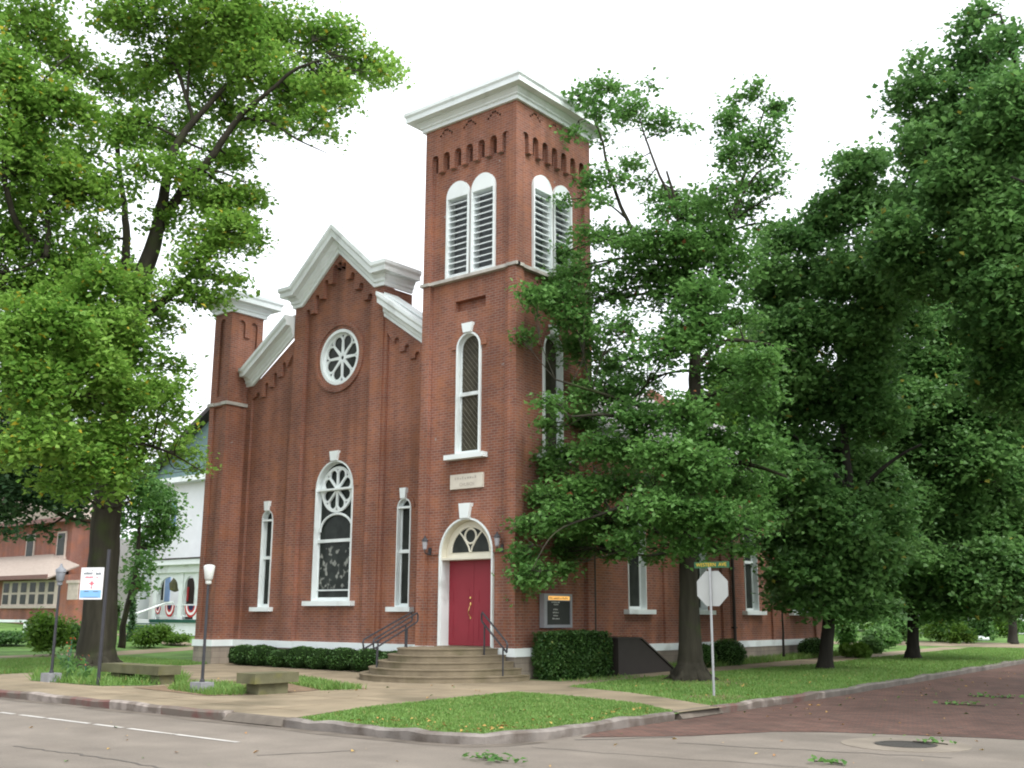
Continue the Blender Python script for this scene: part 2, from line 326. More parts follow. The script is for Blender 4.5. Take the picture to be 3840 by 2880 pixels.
def sweep(bm, path, prof, y, m0=0, m1=0):
    # cornice along a line (u, v) in the front plane; prof = (out, up); m0/m1 = miter the end outwards by that sign
    n = len(path); offs = []
    for i in range(n):
        if i in (0, n-1):
            a = path[0 if i == 0 else n-2]; b = path[1 if i == 0 else n-1]
            th = math.atan2(b[1]-a[1], b[0]-a[0]); offs.append((0, 1/math.cos(th)))
        else:
            t1 = Vector((path[i][0]-path[i-1][0], path[i][1]-path[i-1][1])).normalized(); t2 = Vector((path[i+1][0]-path[i][0], path[i+1][1]-path[i][1])).normalized()
            n1 = Vector((-t1.y, t1.x)); n2 = Vector((-t2.y, t2.x)); mm = (n1+n2); mm = mm/(mm.dot(n1)); offs.append((mm.x, mm.y))
    rings = []
    for i in range(n):
        s = m0 if i == 0 else (m1 if i == n-1 else 0)
        rings.append([bm.verts.new((path[i][0]+offs[i][0]*up+s*out, y-out, path[i][1]+offs[i][1]*up)) for out, up in prof])
    m = len(prof)
    for i in range(n-1):
        for k in range(m): bm.faces.new((rings[i][k], rings[i][(k+1) % m], rings[i+1][(k+1) % m], rings[i+1][k]))
    bm.faces.new(rings[0][::-1]); bm.faces.new(rings[-1])
def ring(bm, x0, x1, y0, y1, z, prof):
    rs = []
    for out, up in prof:
        rs.append([bm.verts.new(p) for p in ((x0-out, y0-out, z+up), (x1+out, y0-out, z+up), (x1+out, y1+out, z+up), (x0-out, y1+out, z+up))])
    for i in range(len(rs)-1):
        for k in range(4): bm.faces.new((rs[i][k], rs[i][(k+1) % 4], rs[i+1][(k+1) % 4], rs[i+1][k]))
    bm.faces.new(rs[0][::-1]); bm.faces.new(rs[-1])
def quads(name, V, m, parent=None, F=None, mi=None, extra=None):
    # V: (n,4,3) array of loose quads, plus optional (verts, faces) body using material 1
    n = len(V); verts = V.reshape(-1, 3); faces = np.arange(n*4).reshape(n, 4); idx = np.zeros(n, np.int32)
    if extra is not None:
        ev, ef = extra; faces = np.vstack([faces, ef+len(verts)]); verts = np.vstack([verts, ev]); idx = np.concatenate([idx, np.ones(len(ef), np.int32)])
    me = bpy.data.meshes.new(name); k = len(faces)
    me.vertices.add(len(verts)); me.vertices.foreach_set('co', verts.astype(np.float32).ravel())
    me.loops.add(k*4); me.loops.foreach_set('vertex_index', faces.astype(np.int32).ravel())
    me.polygons.add(k); me.polygons.foreach_set('loop_start', np.arange(0, k*4, 4, dtype=np.int32))
    me.polygons.foreach_set('material_index', idx)
    me.update(calc_edges=True)
    return link(name, me, m, parent)
def text(s, F, u, v, d, size, m, parent, name='lettering', ext=.002, align='CENTER'):
    cu = bpy.data.curves.new(name, 'FONT'); cu.body = s; cu.size = size; cu.align_x = align; cu.align_y = 'CENTER'; cu.extrude = ext
    o = bpy.data.objects.new(name, cu); C.collection.objects.link(o); cu.materials.append(M[m])
    o.rotation_euler = (math.pi/2, 0, 0) if F.a == 'y' else (math.pi/2, 0, math.pi/2)
    p = F(u, v, d); off = Vector((0, 0, 0)); q = parent
    while q is not None: off += q.location; q = q.parent
    bpy.context.view_layer.update(); me = bpy.data.meshes.new_from_object(o); me.transform(o.rotation_euler.to_matrix().to_4x4()); bpy.data.objects.remove(o)
    me.materials.clear(); n = link(name, me, m, parent); n.location = p-off
    return n
# ------------------------------------------------------------------ ground, roads, pavements
def sheet(name, poly, dz, m, kind='structure', step=1.5, thick=0):
    bm = NB(); flat = [Vector((p[0], p[1], 0)) for p in poly]
    vs = [bm.verts.new(p) for p in flat]
    for t in tessellate_polygon([flat]): bm.faces.new([vs[i] for i in t])
    for _ in range(7):
        es = [e for e in bm.edges if e.calc_length() > step]
        if not es or len(bm.faces) > 30000: break
        bmesh.ops.subdivide_edges(bm, edges=es, cuts=1); bmesh.ops.triangulate(bm, faces=[f for f in bm.faces if len(f.verts) > 4])
    for v in bm.verts: v.co.z = H(v.co.x, v.co.y)+dz
    bmesh.ops.recalc_face_normals(bm, faces=bm.faces)
    if sum(f.normal.z for f in bm.faces) < 0: bmesh.ops.reverse_faces(bm, faces=bm.faces)
    me = bpy.data.meshes.new(name); bm.to_mesh(me); bm.free()
    return tag(link(name, me, m), kind=kind)
KX = lambda y: 8.0-.028*(y+9)
bm = NB()
vs = [bm.verts.new(p) for p in ((-900, -900, -.112), (900, -900, -.112), (900, 900, -.112), (-900, 900, -.112))]; bm.faces.new(vs)
tag(obj('asphalt_road', bm, 'asph'), kind='structure')
# lawn and earth of the block: a terrain grid with rounded corner at the junction
def lawn_grid():
    xs = sorted(set([-900, -500, -250, -120, -80, -65]+list(np.arange(-56, -14, 2.0))+list(np.arange(-14, 8.01, 1.0))))
    yl = sorted(set([-10.45]+list(np.arange(-10, 50, 1.5))+[50, 60, 80, 120, 250, 900]))
    bm = NB(); g = {}
    for i, x in enumerate(xs):
        for j, y in enumerate(yl):
            X = x
            if i == len(xs)-1: X = KX(min(y, 80)) - (1.3 if y < -10.2 else (.45 if y < -9.6 else 0))
            elif i == len(xs)-2 and y < -10.2: X = x-.4
            g[i, j] = bm.verts.new((X, y, H(X, y) if y < 130 and x > -130 else H(X, min(y, 80))))
    for i in range(len(xs)-1):
        for j in range(len(yl)-1): bm.faces.new((g[i, j], g[i+1, j], g[i+1, j+1], g[i, j+1]))
    return bm
tag(obj('lawn', lawn_grid(), 'lawn', smooth=True), kind='structure')
sheet('far_lawn', [(16.5, -9), (16.5, 120), (200, 120), (200, -9)], -.0, 'lawn', step=30)
# red brick side street with an asphalt apron at its mouth
ap = [(8.2, -8.6), (9.28, -7.4), (9.94, -6.0), (10.7, -5.45), (11.8, -5.05), (12.6, -4.75), (13.3, -4.6), (16.4, -4.2)]
poly = ap+[(16.4, y) for y in range(2, 82, 8)]+[(KX(y)+.02, y) for y in range(80, -9, -8)]
sheet('brick_road', poly, -.106, 'paving', step=4)
# kerbs
M['gutter'] = mat('gutter_dirt', (.13, .11, .09), .85, .25, .3, 2.5, .3, 60)
def kerb(name, pts, m, wd=.16, top=.03, bot=-.14, drop=False):
    bm = NB(); P = [Vector((p[0], p[1], 0)) for p in pts]; rs = []
    for i, p in enumerate(P):
        t = (P[min(i+1, len(P)-1)]-P[max(i-1, 0)]).normalized(); nn = Vector((t.y, -t.x, 0)); h = H(p.x, p.y); j = .012*math.sin(i*2.3)+.01*math.sin(i*5.1)
        rs.append([bm.verts.new(p+nn*o+Vector((0, 0, h+z))) for o, z in (((0, bot), (.05, -.095), (-.05, .012), (-wd, .016), (-wd, bot)) if drop else ((0, bot), (.012, top-.03+j), (-.02, top+j), (-wd, top+j), (-wd, bot)))])
    for i in range(len(rs)-1):
        for k in range(4): bm.faces.new((rs[i][k], rs[i][k+1], rs[i+1][k+1], rs[i+1][k]))
    bm.faces.new(rs[0][::-1]); bm.faces.new(rs[-1])
    return tag(obj(name, bm, m), kind='structure')
a = [(x, -10.5) for x in np.arange(-70, 2.4, .6)]+[(2.42, -10.5)]
kerb('kerb', a, 'kerbpaint')
kerb('dropped_kerb', [(2.4+.25*k, -10.5) for k in range(7)], 'gutter', .2, drop=True)
kerb('dropped_kerb', [(KX(y), y) for y in np.arange(-5.3, -3.7, .25)], 'gutter', .2, drop=True)
kerb('kerb', [(3.9+.3*k, -10.5) for k in range(11)]+[(7.15, -10.46), (7.45, -10.36), (7.72, -10.15), (7.9, -9.85), (8.0, -9.5)]+[(KX(y), y) for y in np.arange(-9.0, -5.2, .5)], 'kerbworn')
kerb('kerb', [(KX(y), y) for y in np.arange(-3.9, 1.4, .5)], 'kerbpaint')
kerb('kerb', [(KX(y), y) for y in np.arange(1.1, 80, .8)], 'kerb')
# dirty gutters along the kerbs
sheet('gutter', [(x, -10.49) for x in np.arange(-60, 7.0, 1)]+[(7.3, -10.45), (7.6, -10.28), (7.85, -9.95), (7.98, -9.5), (8.22, -9.4), (8.1, -10.1), (7.8, -10.55)]+[(x, -10.78+.07*math.sin(x*2.1)) for x in np.arange(7, -60, -1)], -.1085, 'gutter', step=3)
# pavements
W1 = 'sidewalk'
sheet(W1, [(-70, -10.36), (2.3, -10.40), (3.9, -10.40), (3.25, -8.3), (-12, -8.3), (-70, -8.3)], .010, 'conc')
sheet(W1, [(-12.4, -1.2), (-11.4, -8.295), (3.25, -8.295), (2.85, -3.45), (2.55, -1.25), (1.25, .2), (-13.0, .9)], .010, 'conc')
sheet(W1, [(2.72, -3.45), (4.44, -3.62), (6.4, -4.2), (7.9, -5.3), (7.95, -3.9), (7.2, -3.45), (6.0, -2.65), (4.6, -1.85), (2.45, -1.2)], .014, 'conc')
sheet(W1, [(1.25, .2), (2.5, -1.2), (1.95, 1.45), (1.9, 4), (2.3, 9), (2.72, 12.2), (2.4, 17.6), (2.25, 30), (1.0, 30), (1.0, 12), (1.0, 4)], .010, 'conc')
sheet('path', [(-20.1, -3.4), (-20.3, 1.0), (-22.6, 6.2), (-25, 12), (-27, 12), (-24.4, 7.0), (-22.8, 2.4), (-21.9, -2.6), (-22, -8.2), (-20, -8.2)], .012, 'conc')
sheet('path', [(-33.2, 8.2), (-31.5, 8.4), (-25.4, 7.0), (-25.2, 8.4), (-31, 9.9), (-33.3, 9.6)], .012, 'conc')
sheet('alley', [(KX(31)-.2, 31), (KX(37)-.2, 37.5), (-20, 38.5), (-20, 31.5)], .012, 'conc')
# slab joints of the pavement as narrow dark grooves
bm = NB()
def joint(p, q, wd=.022, z=.0135):
    p, q = Vector((*p, 0)), Vector((*q, 0)); t = (q-p).normalized(); n_ = Vector((-t.y, t.x, 0))*wd/2
    bm.faces.new([bm.verts.new(v+Vector((0, 0, H(v.x, v.y)+z))) for v in (p-n_, q-n_, q+n_, p+n_)])
for x in np.arange(-30, 3, 1.7): joint((x, -10.34), (x, -8.32))
joint((-30, -9.4), (3, -9.4))
for x in np.arange(-4.6, 2.9, 1.5): joint((x, -8.28), (x, -3.2))
for y in np.arange(-7.0, -1.0, 1.55): joint((-4.8, y), (2.8, y))
tag(obj('paving_joints', bm, 'soil'), kind='structure')
# planting beds, worn soil
bedA = [(-8.2, -8.35), (-5.2, -8.25), (-4.6, -7.4), (-5.0, -6.2), (-6.2, -5.3), (-9, -3.9), (-12.3, -3.6), (-12.2, -6.0), (-10.0, -7.4)]
bedB = [(-4.2, -8.1), (-1.0, -8.45), (-.6, -7.6), (-.55, -6.2), (-.9, -5.2), (-.1, -4.9), (-1.5, -4.5), (-3.1, -3.6), (-5.6, -3.4), (-4.4, -5.6)]
sheet('planting_bed', bedA, .018, 'lawn', step=1)
sheet('planting_bed', bedB, .018, 'soil', step=1)
sheet('soil_patch', [(6.0, -1.9), (6.5, -2.3), (7.1, -2.2), (7.3, -1.5), (6.8, -1.0), (6.1, -1.1)], .006, 'soil', step=.5)
sheet('soil_patch', [(2.4, 2.3), (3.2, 1.7), (4.6, 1.9), (5.2, 2.6), (4.3, 3.5), (3, 3.9), (2.3, 3.3)], .006, 'soil', step=.5)
sheet('soil_patch', [(7.9, -9.4), (7.0, -10.3), (5.4, -10.34), (6.2, -10.1), (7.1, -9.6), (7.6, -8.6), (7.7, -6.6), (7.85, -6.6)], .005, 'soil', step=.5)
sheet('border', [(-.1, 6.3), (1.0, 6.3), (1.0, 20), (-.1, 20)], .006, 'soil', step=1.5)
# road markings, tar seams, manhole
bm = NB(); rg = random.Random(5); x = -30.0
while x < 5.0:
    l = rg.uniform(.5, 1.5); y = -12.2+.012*x*0; l = min(l, 5.1-x)
    if l > .1:
        y0 = -12.17-.004*(x+2); bm.faces.new([bm.verts.new((a_, b_, -.1065)) for a_, b_ in ((x, y0-.045), (x+l, y0-.05), (x+l, y0+.045), (x, y0+.05))])
    x += l+rg.uniform(.02, .3)
tag(obj('road_marking', bm, 'whiteline'), kind='structure')
bm = NB()
def seam(pts, wd=.03):
    for p, q in zip(pts[:-1], pts[1:]):
        p, q = Vector((*p, -.1075)), Vector((*q, -.1075)); t = (q-p).normalized(); n_ = Vector((-t.y, t.x, 0))*wd/2
        bm.faces.new([bm.verts.new(v) for v in (p-n_, q-n_, q+n_, p+n_)])
def wig(p, q, n, a, seed):
    r = random.Random(seed); return [(p[0]+(q[0]-p[0])*k/n+(r.uniform(-a, a) if 0 < k < n else 0), p[1]+(q[1]-p[1])*k/n+(r.uniform(-a, a) if 0 < k < n else 0)) for k in range(n+1)]
seam(wig((3.2, -14.4), (4.4, -14.28), 8, .04, 1)+wig((4.4, -14.28), (5.5, -14.25), 6, .05, 2)[1:]+wig((5.5, -14.25), (6.6, -14.3), 6, .04, 3)[1:])
seam(wig((6.35, -12.9), (6.9, -11.75), 8, .03, 4)); seam(wig((8.3, -8.9), (9.2, -7.7), 6, .05, 7), .05)
seam(wig((9.6, -8.3), (13.0, -7.4), 14, .06, 8)); seam(wig((8.4, -10), (12, -9.4), 14, .05, 9), .02)
tag(obj('tar_seam', bm, 'tar'), kind='structure')
bm = NB(); lathe(bm, (12.05, -6.35, -.112), [(.40, 0), (.40, .012), (.33, .012), (.33, .004), (.0, .004)], 28)
tag(obj('manhole_cover', bm, 'ironlid'), 'round iron manhole cover in the road at the mouth of the brick street', 'manhole cover')
bm = NB(); lathe(bm, (12.05, -6.35, -.114), [(.85, 0), (.85, .0085), (.42, .0085), (.42, 0)], 32); M['collar'] = mat('collar_concrete', (.212, .183, .148), .9, .2, .15, 2, .3, 60)
tag(obj('concrete_collar', bm, 'collar'), kind='structure')
# ------------------------------------------------------------------ the church
church = empty('church', (-6.5, 3, 0), 'red brick church with square belfry tower, stepped gable and white cornices on the corner', 'church')
TX0, TX1, TD, TZ = -3.52, 0.0, 3.57, 15.92
TC = -1.77
FT = Fr('y', 0.0); ST = Fr('x', 0.0)
YC, YB, YP = .76, .82, .92          # centre-bay face, side-bay face, recessed panels
FC = Fr('y', YC); FB = Fr('y', YB); FP = Fr('y', YP)
CX = -8.1
def arcade(c, n, sp, wa, ztop, zc, vb):      # panel outline whose head is a row of small arches on corbels
    h = (n-1)/2*sp; pts = [(c-h-wa/2, vb), (c+h+wa/2, vb)]; r = wa/2
    for i in range(n-1, -1, -1):
        x = c-h+i*sp
        if i < n-1: pts += [(x+r, zc)]
        for k in range(9): pts.append((x+r*math.cos(math.pi*k/8), ztop-r+r*math.sin(math.pi*k/8)))
        if i > 0: pts += [(x-r, zc)]
    return pts
def chevron(c, v, wid=.52, hgt=.22, th=.075):   # stepped brick inverted V
    n = 3; out = []
    st = wid/2/n
    for s in (-1, 1):
        for i in range(n):
            a = c+s*(i*st); b = c+s*((i+1)*st); z = v+hgt-(i+1)*hgt/n
            out.append(rect(min(a, b)+.004, max(a, b)-.004, z, z+th))
    return out
def tower_face(F, w, c, door, u0, u1):
    bm = NB(); pw = .29; holes = [rect(u0+pw, u1-pw, .6, 11.0), arcade(c, 7, .455, .27, 15.07, 14.48, 11.08)]
    for cc in (-.93, 0, .93): holes += chevron(c+cc, 15.6)
    plate(bm, F, rect(u0+(0 if door else .13), u1, .6, TZ), holes, 0, .13, back=False)
    bm2 = NB(); h2 = [arch(c-.485, .89, 11.1, 14.05), arch(c+.485, .89, 11.1, 14.05), rect(c-.57, c+.57, 10.06, 10.39), arch(c, .9, 5.92, 9.40)]
    if door: h2.append(arch(c, 1.93, .62, 4.19, 20))
    else: h2.append(rect(c-.57, c+.57, 4.96, 5.38))
    h2 += [arch(c+(i-3)*.455, .2, 14.56, 15.03, 8) for i in range(7)]
    xbox(bm2, F, u0+.16, u1-.16, 14.5, 15.1, .34, .38)
    plate(bm2, F, rect(u0+.05, u1-.05 if door else u1-.05, .6, TZ-.05), h2, .13, .42, back=False)
    for z0, z1 in ((10.06, 10.39),)+(() if door else ((4.96, 5.38),)): xbox(bm2, F, c-.6, c+.6, z0-.03, z1+.03, .33, .37)
    return bm, bm2
def join(a, b):
    me = bpy.data.meshes.new('t'); b.to_mesh(me); a.from_mesh(me); bpy.data.meshes.remove(me); b.free(); return a
bm = NB()
# panes sit in front of the inner skin, so the inner skin needs no window holes of its own
for F, c, dr, u0, u1 in ((FT, TC, True, TX0, TX1), (ST, TD/2, False, 0.0, TD)):
    a, b = tower_face(F, 0, c, dr, u0, u1)
    join(bm, a); join(bm, b)
box(bm, TX0+.002, TX0+.3, .12, TD-.002, .6, TZ-.01); box(bm, TX0+.31, TX1-.11, TD-.3, TD-.003, .6, TZ-.02); box(bm, TX0+.31, TX1-.3, .5, TD-.31, TZ-.4, TZ-.05)
obj('tower_wall', bm, 'brick', church)
PROF = [(0, 0), (.09, 0), (.09, .10), (.14, .13), (.14, .17), (.22, .26), (.22, .30), (.45, .30), (.45, .44), (.5, .50), (.5, .60), (.0, .60)]
bm = NB(); ring(bm, TX0, TX1, 0, TD, TZ-.02, [(-.05, 0)]+[(p[0], p[1]) for p in PROF[1:-1]]+[(-.4, .8)]); obj('tower_cornice', bm, 'white', church)
bm = NB()
for F, u0, u1 in ((FT, TX0, TX1), (ST, 0, TD)):
    a = -.07 if F is FT else 0
    xbox(bm, F, u0-.07 if F is FT else u0+.003, u0+.3, 11.0, 11.09, -.07, .1)
    xbox(bm, F, u0+.3, u1-.3, 10.995, 11.086, -.035, .14)
    xbox(bm, F, u1-.3, u1+.07 if F is FT else u1+.05, 11.0, 11.09, -.07, .1)
obj('belt_course', bm, 'stone', church, bevel=.008)

def arched_window(name, F, c, w, v0, v1, dface, pane='darkglass', rail=None, sillw=None, sillh=.14, key=None, t=.055, depth=.16, head=None, frame='white', bars=()):
    bm = NB()
    plate(bm, F, arch(c, w-.004, v0, v1-.002), [arch(c, w-2*t, v0+t, v1-t)], dface, dface+depth, back=False)
    plate(bm, F, arch(c, w-2*t+.002, v0+t-.002, v1-t+.002), [arch(c, w-2*t-.055, v0+t+.07, v1-t-.03)], dface+depth-.05, dface+depth, back=False)
    if rail: xbox(bm, F, c-w/2+t+.002, c+w/2-t-.002, rail-.05, rail+.05, dface+depth-.11, dface+depth-.004)
    if head: xbox(bm, F, c-w/2+t+.002, c+w/2-t-.002, head-.03, head+.03, dface+.02, dface+depth-.006)
    for b in bars: xbox(bm, F, c-w/2+t+.002, c+w/2-t-.002, b-.02, b+.02, dface+depth-.07, dface+depth-.008)
    o = obj(name, bm, frame, church)
    bm = NB(); plate(bm, F, arch(c, w-2*t+.01, v0+.02, v1-t+.005), [], dface+depth-.02, dface+depth+.02, back=False); obj('pane', bm, pane, o)
    if sillw:
        bm = NB(); xbox(bm, F, c-sillw/2, c+sillw/2, v0-sillh, v0+.004, dface-.17, dface+.05); obj('sill', bm, 'white', o, bevel=.015)
    if key:
        kw, kh = key; bm = NB(); plate(bm, F, [(c-kw*.36, v1-.02), (c+kw*.36, v1-.02), (c+kw*.5, v1+kh), (c-kw*.5, v1+kh)], [], dface-.075, dface+.04); obj('keystone', bm, 'white', o, bevel=.01)
    return o
def hood(bm, F, c, v1, w, d, t=.19, par=None):   # raised brick arch ring
    bm = NB()
    r = w/2; s = v1-r; n = 16
    o = [(c+(r+t)*math.cos(math.pi*k/n), s+(r+t)*math.sin(math.pi*k/n)) for k in range(n+1)]
    i = [(c+(r+.012)*math.cos(math.pi*k/n), s+(r+.012)*math.sin(math.pi*k/n)) for k in range(n, -1, -1)]
    plate(bm, F, o+i, [], d-.03, d+.02, back=False); obj('brick_arch', bm, 'brick', par)
hb = None
w1 = arched_window('tower_window', FT, TC, .9, 5.92, 9.40, .06, 'oliveglass', rail=7.64, sillw=1.42, sillh=.13, key=(.4, .25), t=.055, depth=.22)
w2 = arched_window('tower_window', ST, TD/2, .9, 5.92, 9.40, .06, 'oliveglass', rail=7.64, sillw=1.42, sillh=.13, key=(.4, .25), t=.055, depth=.22)
hood(hb, FT, TC, 9.40, .9, .1, par=w1); hood(hb, ST, TD/2, 9.40, .9, .1, par=w2); hood(hb, FT, TC, 4.19, 1.93, .1, t=.3, par=church)
for F, c, o in ((FT, TC, w1), (ST, TD/2, w2)):         # diagonal leading
    bm = NB(); r = .37
    for k in range(-9, 26):
        for sg in ((1,) if F is FT else ()):
            b = 5.6+k*.17; u0 = -.36; u1 = .36; v0 = b-sg*u0*1.15; v1_ = b-sg*u1*1.15
            def top(u): return 8.95+math.sqrt(max(0, .355**2-u*u))
            pts = []
            for q in range(13):
                u = u0+(u1-u0)*q/12; v = b-sg*u*1.15
                if 6.05 < v < top(u)-.02 and abs(v-7.64) > .05: pts.append((c+u, v))
                else:
                    if len(pts) > 1: tube(bm, [F(p[0], p[1], .232) for p in (pts[0], pts[-1])], .006, 4)
                    pts = []
            if len(pts) > 1: tube(bm, [F(p[0], p[1], .232) for p in (pts[0], pts[-1])], .006, 4)
    if len(bm.verts): obj('leading', bm, 'lead', o)
    else: bm.free()
# belfry louvres
for F, c in ((FT, TC), (ST, TD/2)):
    for s in (-1, 1):
        u = c+s*.485; bm = NB(); wv = .885
        plate(bm, F, arch(u, wv, 11.102, 14.045), [rect(u-wv/2+.06, u+wv/2-.06, 11.16, 13.55)], .05, .13, back=False)
        plate(bm, F, rect(u-wv/2+.03, u+wv/2-.03, 11.12, 13.58), [rect(u-wv/2+.06, u+wv/2-.06, 11.16, 13.55)], .13, .41, back=False)
        o = obj('louvre_window', bm, 'white', church)
        bm = NB()
        for k in range(13):
            z = 11.2+k*.182; p = [F(u-wv/2+.062, z, .12), F(u+wv/2-.062, z, .12), F(u+wv/2-.062, z+.085, .33), F(u-wv/2+.062, z+.085, .33)]
            a = [bm.verts.new(q) for q in p]; b = [bm.verts.new(q+Vector((0, 0, .028))) for q in p]
            bm.faces.new(a[::-1]); bm.faces.new(b)
            for i in range(4): bm.faces.new((a[i], a[(i+1) % 4], b[(i+1) % 4], b[i]))
        obj('louvres', bm, 'white', o)
        bm = NB(); xbox(bm, F, u-wv/2+.04, u+wv/2-.04, 11.13, 13.56, .385, .40); obj('backing', bm, 'greylamp', o)
# plaque
bm = NB(); xbox(bm, FT, TC-.6, TC+.58, 4.98, 5.38, .06, .15); pl = obj('plaque', bm, 'plaque', church, bevel=.006)
text('CHURCH', FT, TC+.02, 5.09, .056, .13, 'etch', pl)
bm = NB(); rg = random.Random(3)
for k in range(9): xbox(bm, FT, TC-.42+k*.09, TC-.42+k*.09+rg.uniform(.035, .065), 5.24, 5.24+rg.uniform(.03, .08), .057, .07)
obj('lettering', bm, 'etch', pl)
# doorway
bm = NB(); dc = TC; dw = 1.93
plate(bm, FT, arch(dc, dw-.004, .63, 4.188, 20), [arch(dc, dw-.10, .635, 4.14, 20)], .05, .10, back=False)
xbox(bm, FT, dc-dw/2+.003, dc-dw/2+.06, .64, 3.06, .1, .5); xbox(bm, FT, dc+dw/2-.06, dc+dw/2-.003, .64, 3.06, .1, .5)
obj('door_surround', bm, 'white', church)
bm = NB(); plate(bm, FT, arch(dc, dw-.006, 3.065, 4.187, 20), [arch(dc, dw-.13, 3.07, 4.125, 20)], .1, .36, back=False); obj('arch_soffit', bm, 'cream', church)
bm = NB(); plate(bm, FT, [(dc-.90, 3.10), (dc+.90, 3.10)]+arch(dc, 1.80, .6, 4.12, 20)[2:], [], .30, .36, back=False); xbox(bm, FT, dc-.90, dc+.90, 3.062, 3.12, .10, .47)
fl = obj('door_head', bm, 'cream', church)
bm = NB(); hr = .70
glz = [(dc+hr*math.cos(math.pi*k/20), 3.27+hr*.98*math.sin(math.pi*k/20)) for k in range(21)]
plate(bm, FT, glz, [], .28, .296, back=False); obj('fanlight', bm, 'darkglass', fl)
bm = NB()
tube(bm, [FT(dc+.2*math.cos(2*math.pi*k/20), 3.70+.2*math.sin(2*math.pi*k/20), .27) for k in range(21)], .028, 6)
for s in (-1, 1):
    tube(bm, [FT(dc+s*.02, 3.27, .27), FT(dc+s*.06, 3.40, .27), FT(dc+s*.16, 3.55, .27), FT(dc+s*.30, 3.72, .27), FT(dc+s*.42, 3.83, .27)], .026, 6)
tube(bm, [FT(p[0], p[1], .275) for p in glz], .03, 6)
obj('tracery', bm, 'cream', fl)
for s in (-1, 1):
    bm = NB(); xbox(bm, FT, dc+.004 if s > 0 else dc-.905, dc+.905 if s > 0 else dc-.004, .80, 3.08, .43, .47)
    xbox(bm, FT, dc+.006 if s > 0 else dc-.9, dc+.9 if s > 0 else dc-.006, 2.36, 2.385, .424, .431)
    for (z0, z1) in ((.95, 1.75), (1.9, 2.28)):
        u0, u1 = (dc+.16, dc+.76) if s > 0 else (dc-.76, dc-.16)
        for a in ((u0, u1, z0, z0+.03), (u0, u1, z1-.03, z1), (u0, u0+.03, z0+.03, z1-.03), (u1-.03, u1, z0+.03, z1-.03)): xbox(bm, FT, *a, .422, .431)
    d = obj('door_leaf', bm, 'reddoor', church)
    if s < 0:
        bm = NB(); h = dc-.10
        tube(bm, [FT(h, 1.55, .42), FT(h-.03, 1.63, .36), FT(h, 1.72, .34), FT(h+.01, 1.82, .37), FT(h, 1.88, .42)], [.014, .010, .012, .010, .014], 8)
        xbox(bm, FT, h-.022, h+.022, 1.86, 1.94, .412, .424); xbox(bm, FT, h-.02, h+.02, 1.5, 1.56, .412, .424)
        tube(bm, [FT(h, 2.06, .43), FT(h, 2.06, .40)], .03, 10); obj('handle', bm, 'brass', d)
kb = NB(); plate(kb, FT, [(dc-.15, 4.17), (dc+.15, 4.17), (dc+.22, 4.57), (dc-.20, 4.57)], [], -.03, .12); obj('door_keystone', kb, 'white', church, bevel=.012)

# corner turret
UX0, UX1, UD, UZ = -13.72, -12.75, 1.35, 11.96
bm = NB(); FU = Fr('y', 0.0); SU = Fr('x', UX1)
plate(bm, FU, rect(UX0, UX1, .6, UZ), [arch(-13.24, .30, 8.95, 11.75, 8), rect(-13.5, -12.98, 1.0, 8.6)], 0, .08, back=False)
plate(bm, SU, rect(.08, UD, .6, UZ), [arcade(.70, 2, .52, .29, 11.72, 11.12, 8.95)], 0, .08, back=False)
box(bm, UX0+.001, UX1-.08, .08, UD-.002, .6, UZ-.01)
obj('turret_wall', bm, 'brick', church)
bm = NB(); ring(bm, UX0, UX1, 0, UD, UZ-.02, [(-.05, 0)]+[(p[0], p[1]*1.08) for p in PROF[1:-1]]+[(-.2, .8)]); obj('turret_cornice', bm, 'white', church)
bm = NB(); xbox(bm, FU, UX0-.07, UX0+.25, 8.64, 8.75, -.07, .06); xbox(bm, FU, UX0+.25, UX1-.25, 8.64, 8.74, -.03, .1); xbox(bm, FU, UX1-.25, UX1+.07, 8.64, 8.75, -.07, .06)
xbox(bm, SU, .003, UD-.5, 8.64, 8.748, -.068, .06); obj('turret_belt', bm, 'stone', church, bevel=.008)
# front wall: raised centre bay and two lower side bays
def steps(x0, z0, dx, dz, n, sgn, wa=.22, drop=.14):
    # raking corbel table: x0,z0 the lowest arch; returns points going up-slope (sgn=+1 rises to the right)
    pts = []; r = wa/2
    for i in range(n):
        x = x0+sgn*dx*i; z = z0+dz*i
        a = [(x-sgn*r*math.cos(math.pi*k/6), z-r+r*math.sin(math.pi*k/6)) for k in range(7)]
        pts += a + [(x+sgn*r, z-drop*1.3)]
        if i < n-1: pts += [(x+sgn*(dx-r), z-drop*1.3)]
    return pts
bm = NB()
apex, sh, ed = 13.28, 11.75, 2.15
cen = [(CX-ed, .6), (CX+ed, .6), (CX+ed, sh), (CX+1.75, sh), (CX, apex), (CX-1.75, sh), (CX-ed, sh)]
up = steps(CX-1.50, 11.62, .43, .435, 4, 1)
dn = [(2*CX-x, z) for x, z in up][::-1]
mid = up+[(CX-.10, 12.74), (CX-.10, 12.98), (CX+.10, 12.98), (CX+.10, 12.74)]+dn
panel = [(CX+1.60, .62), (CX+1.60, 11.4)] + mid[::-1] + [(CX-1.60, 11.4), (CX-1.60, .62)]
plate(bm, FC, cen, [panel], 0, YP-YC, back=False)
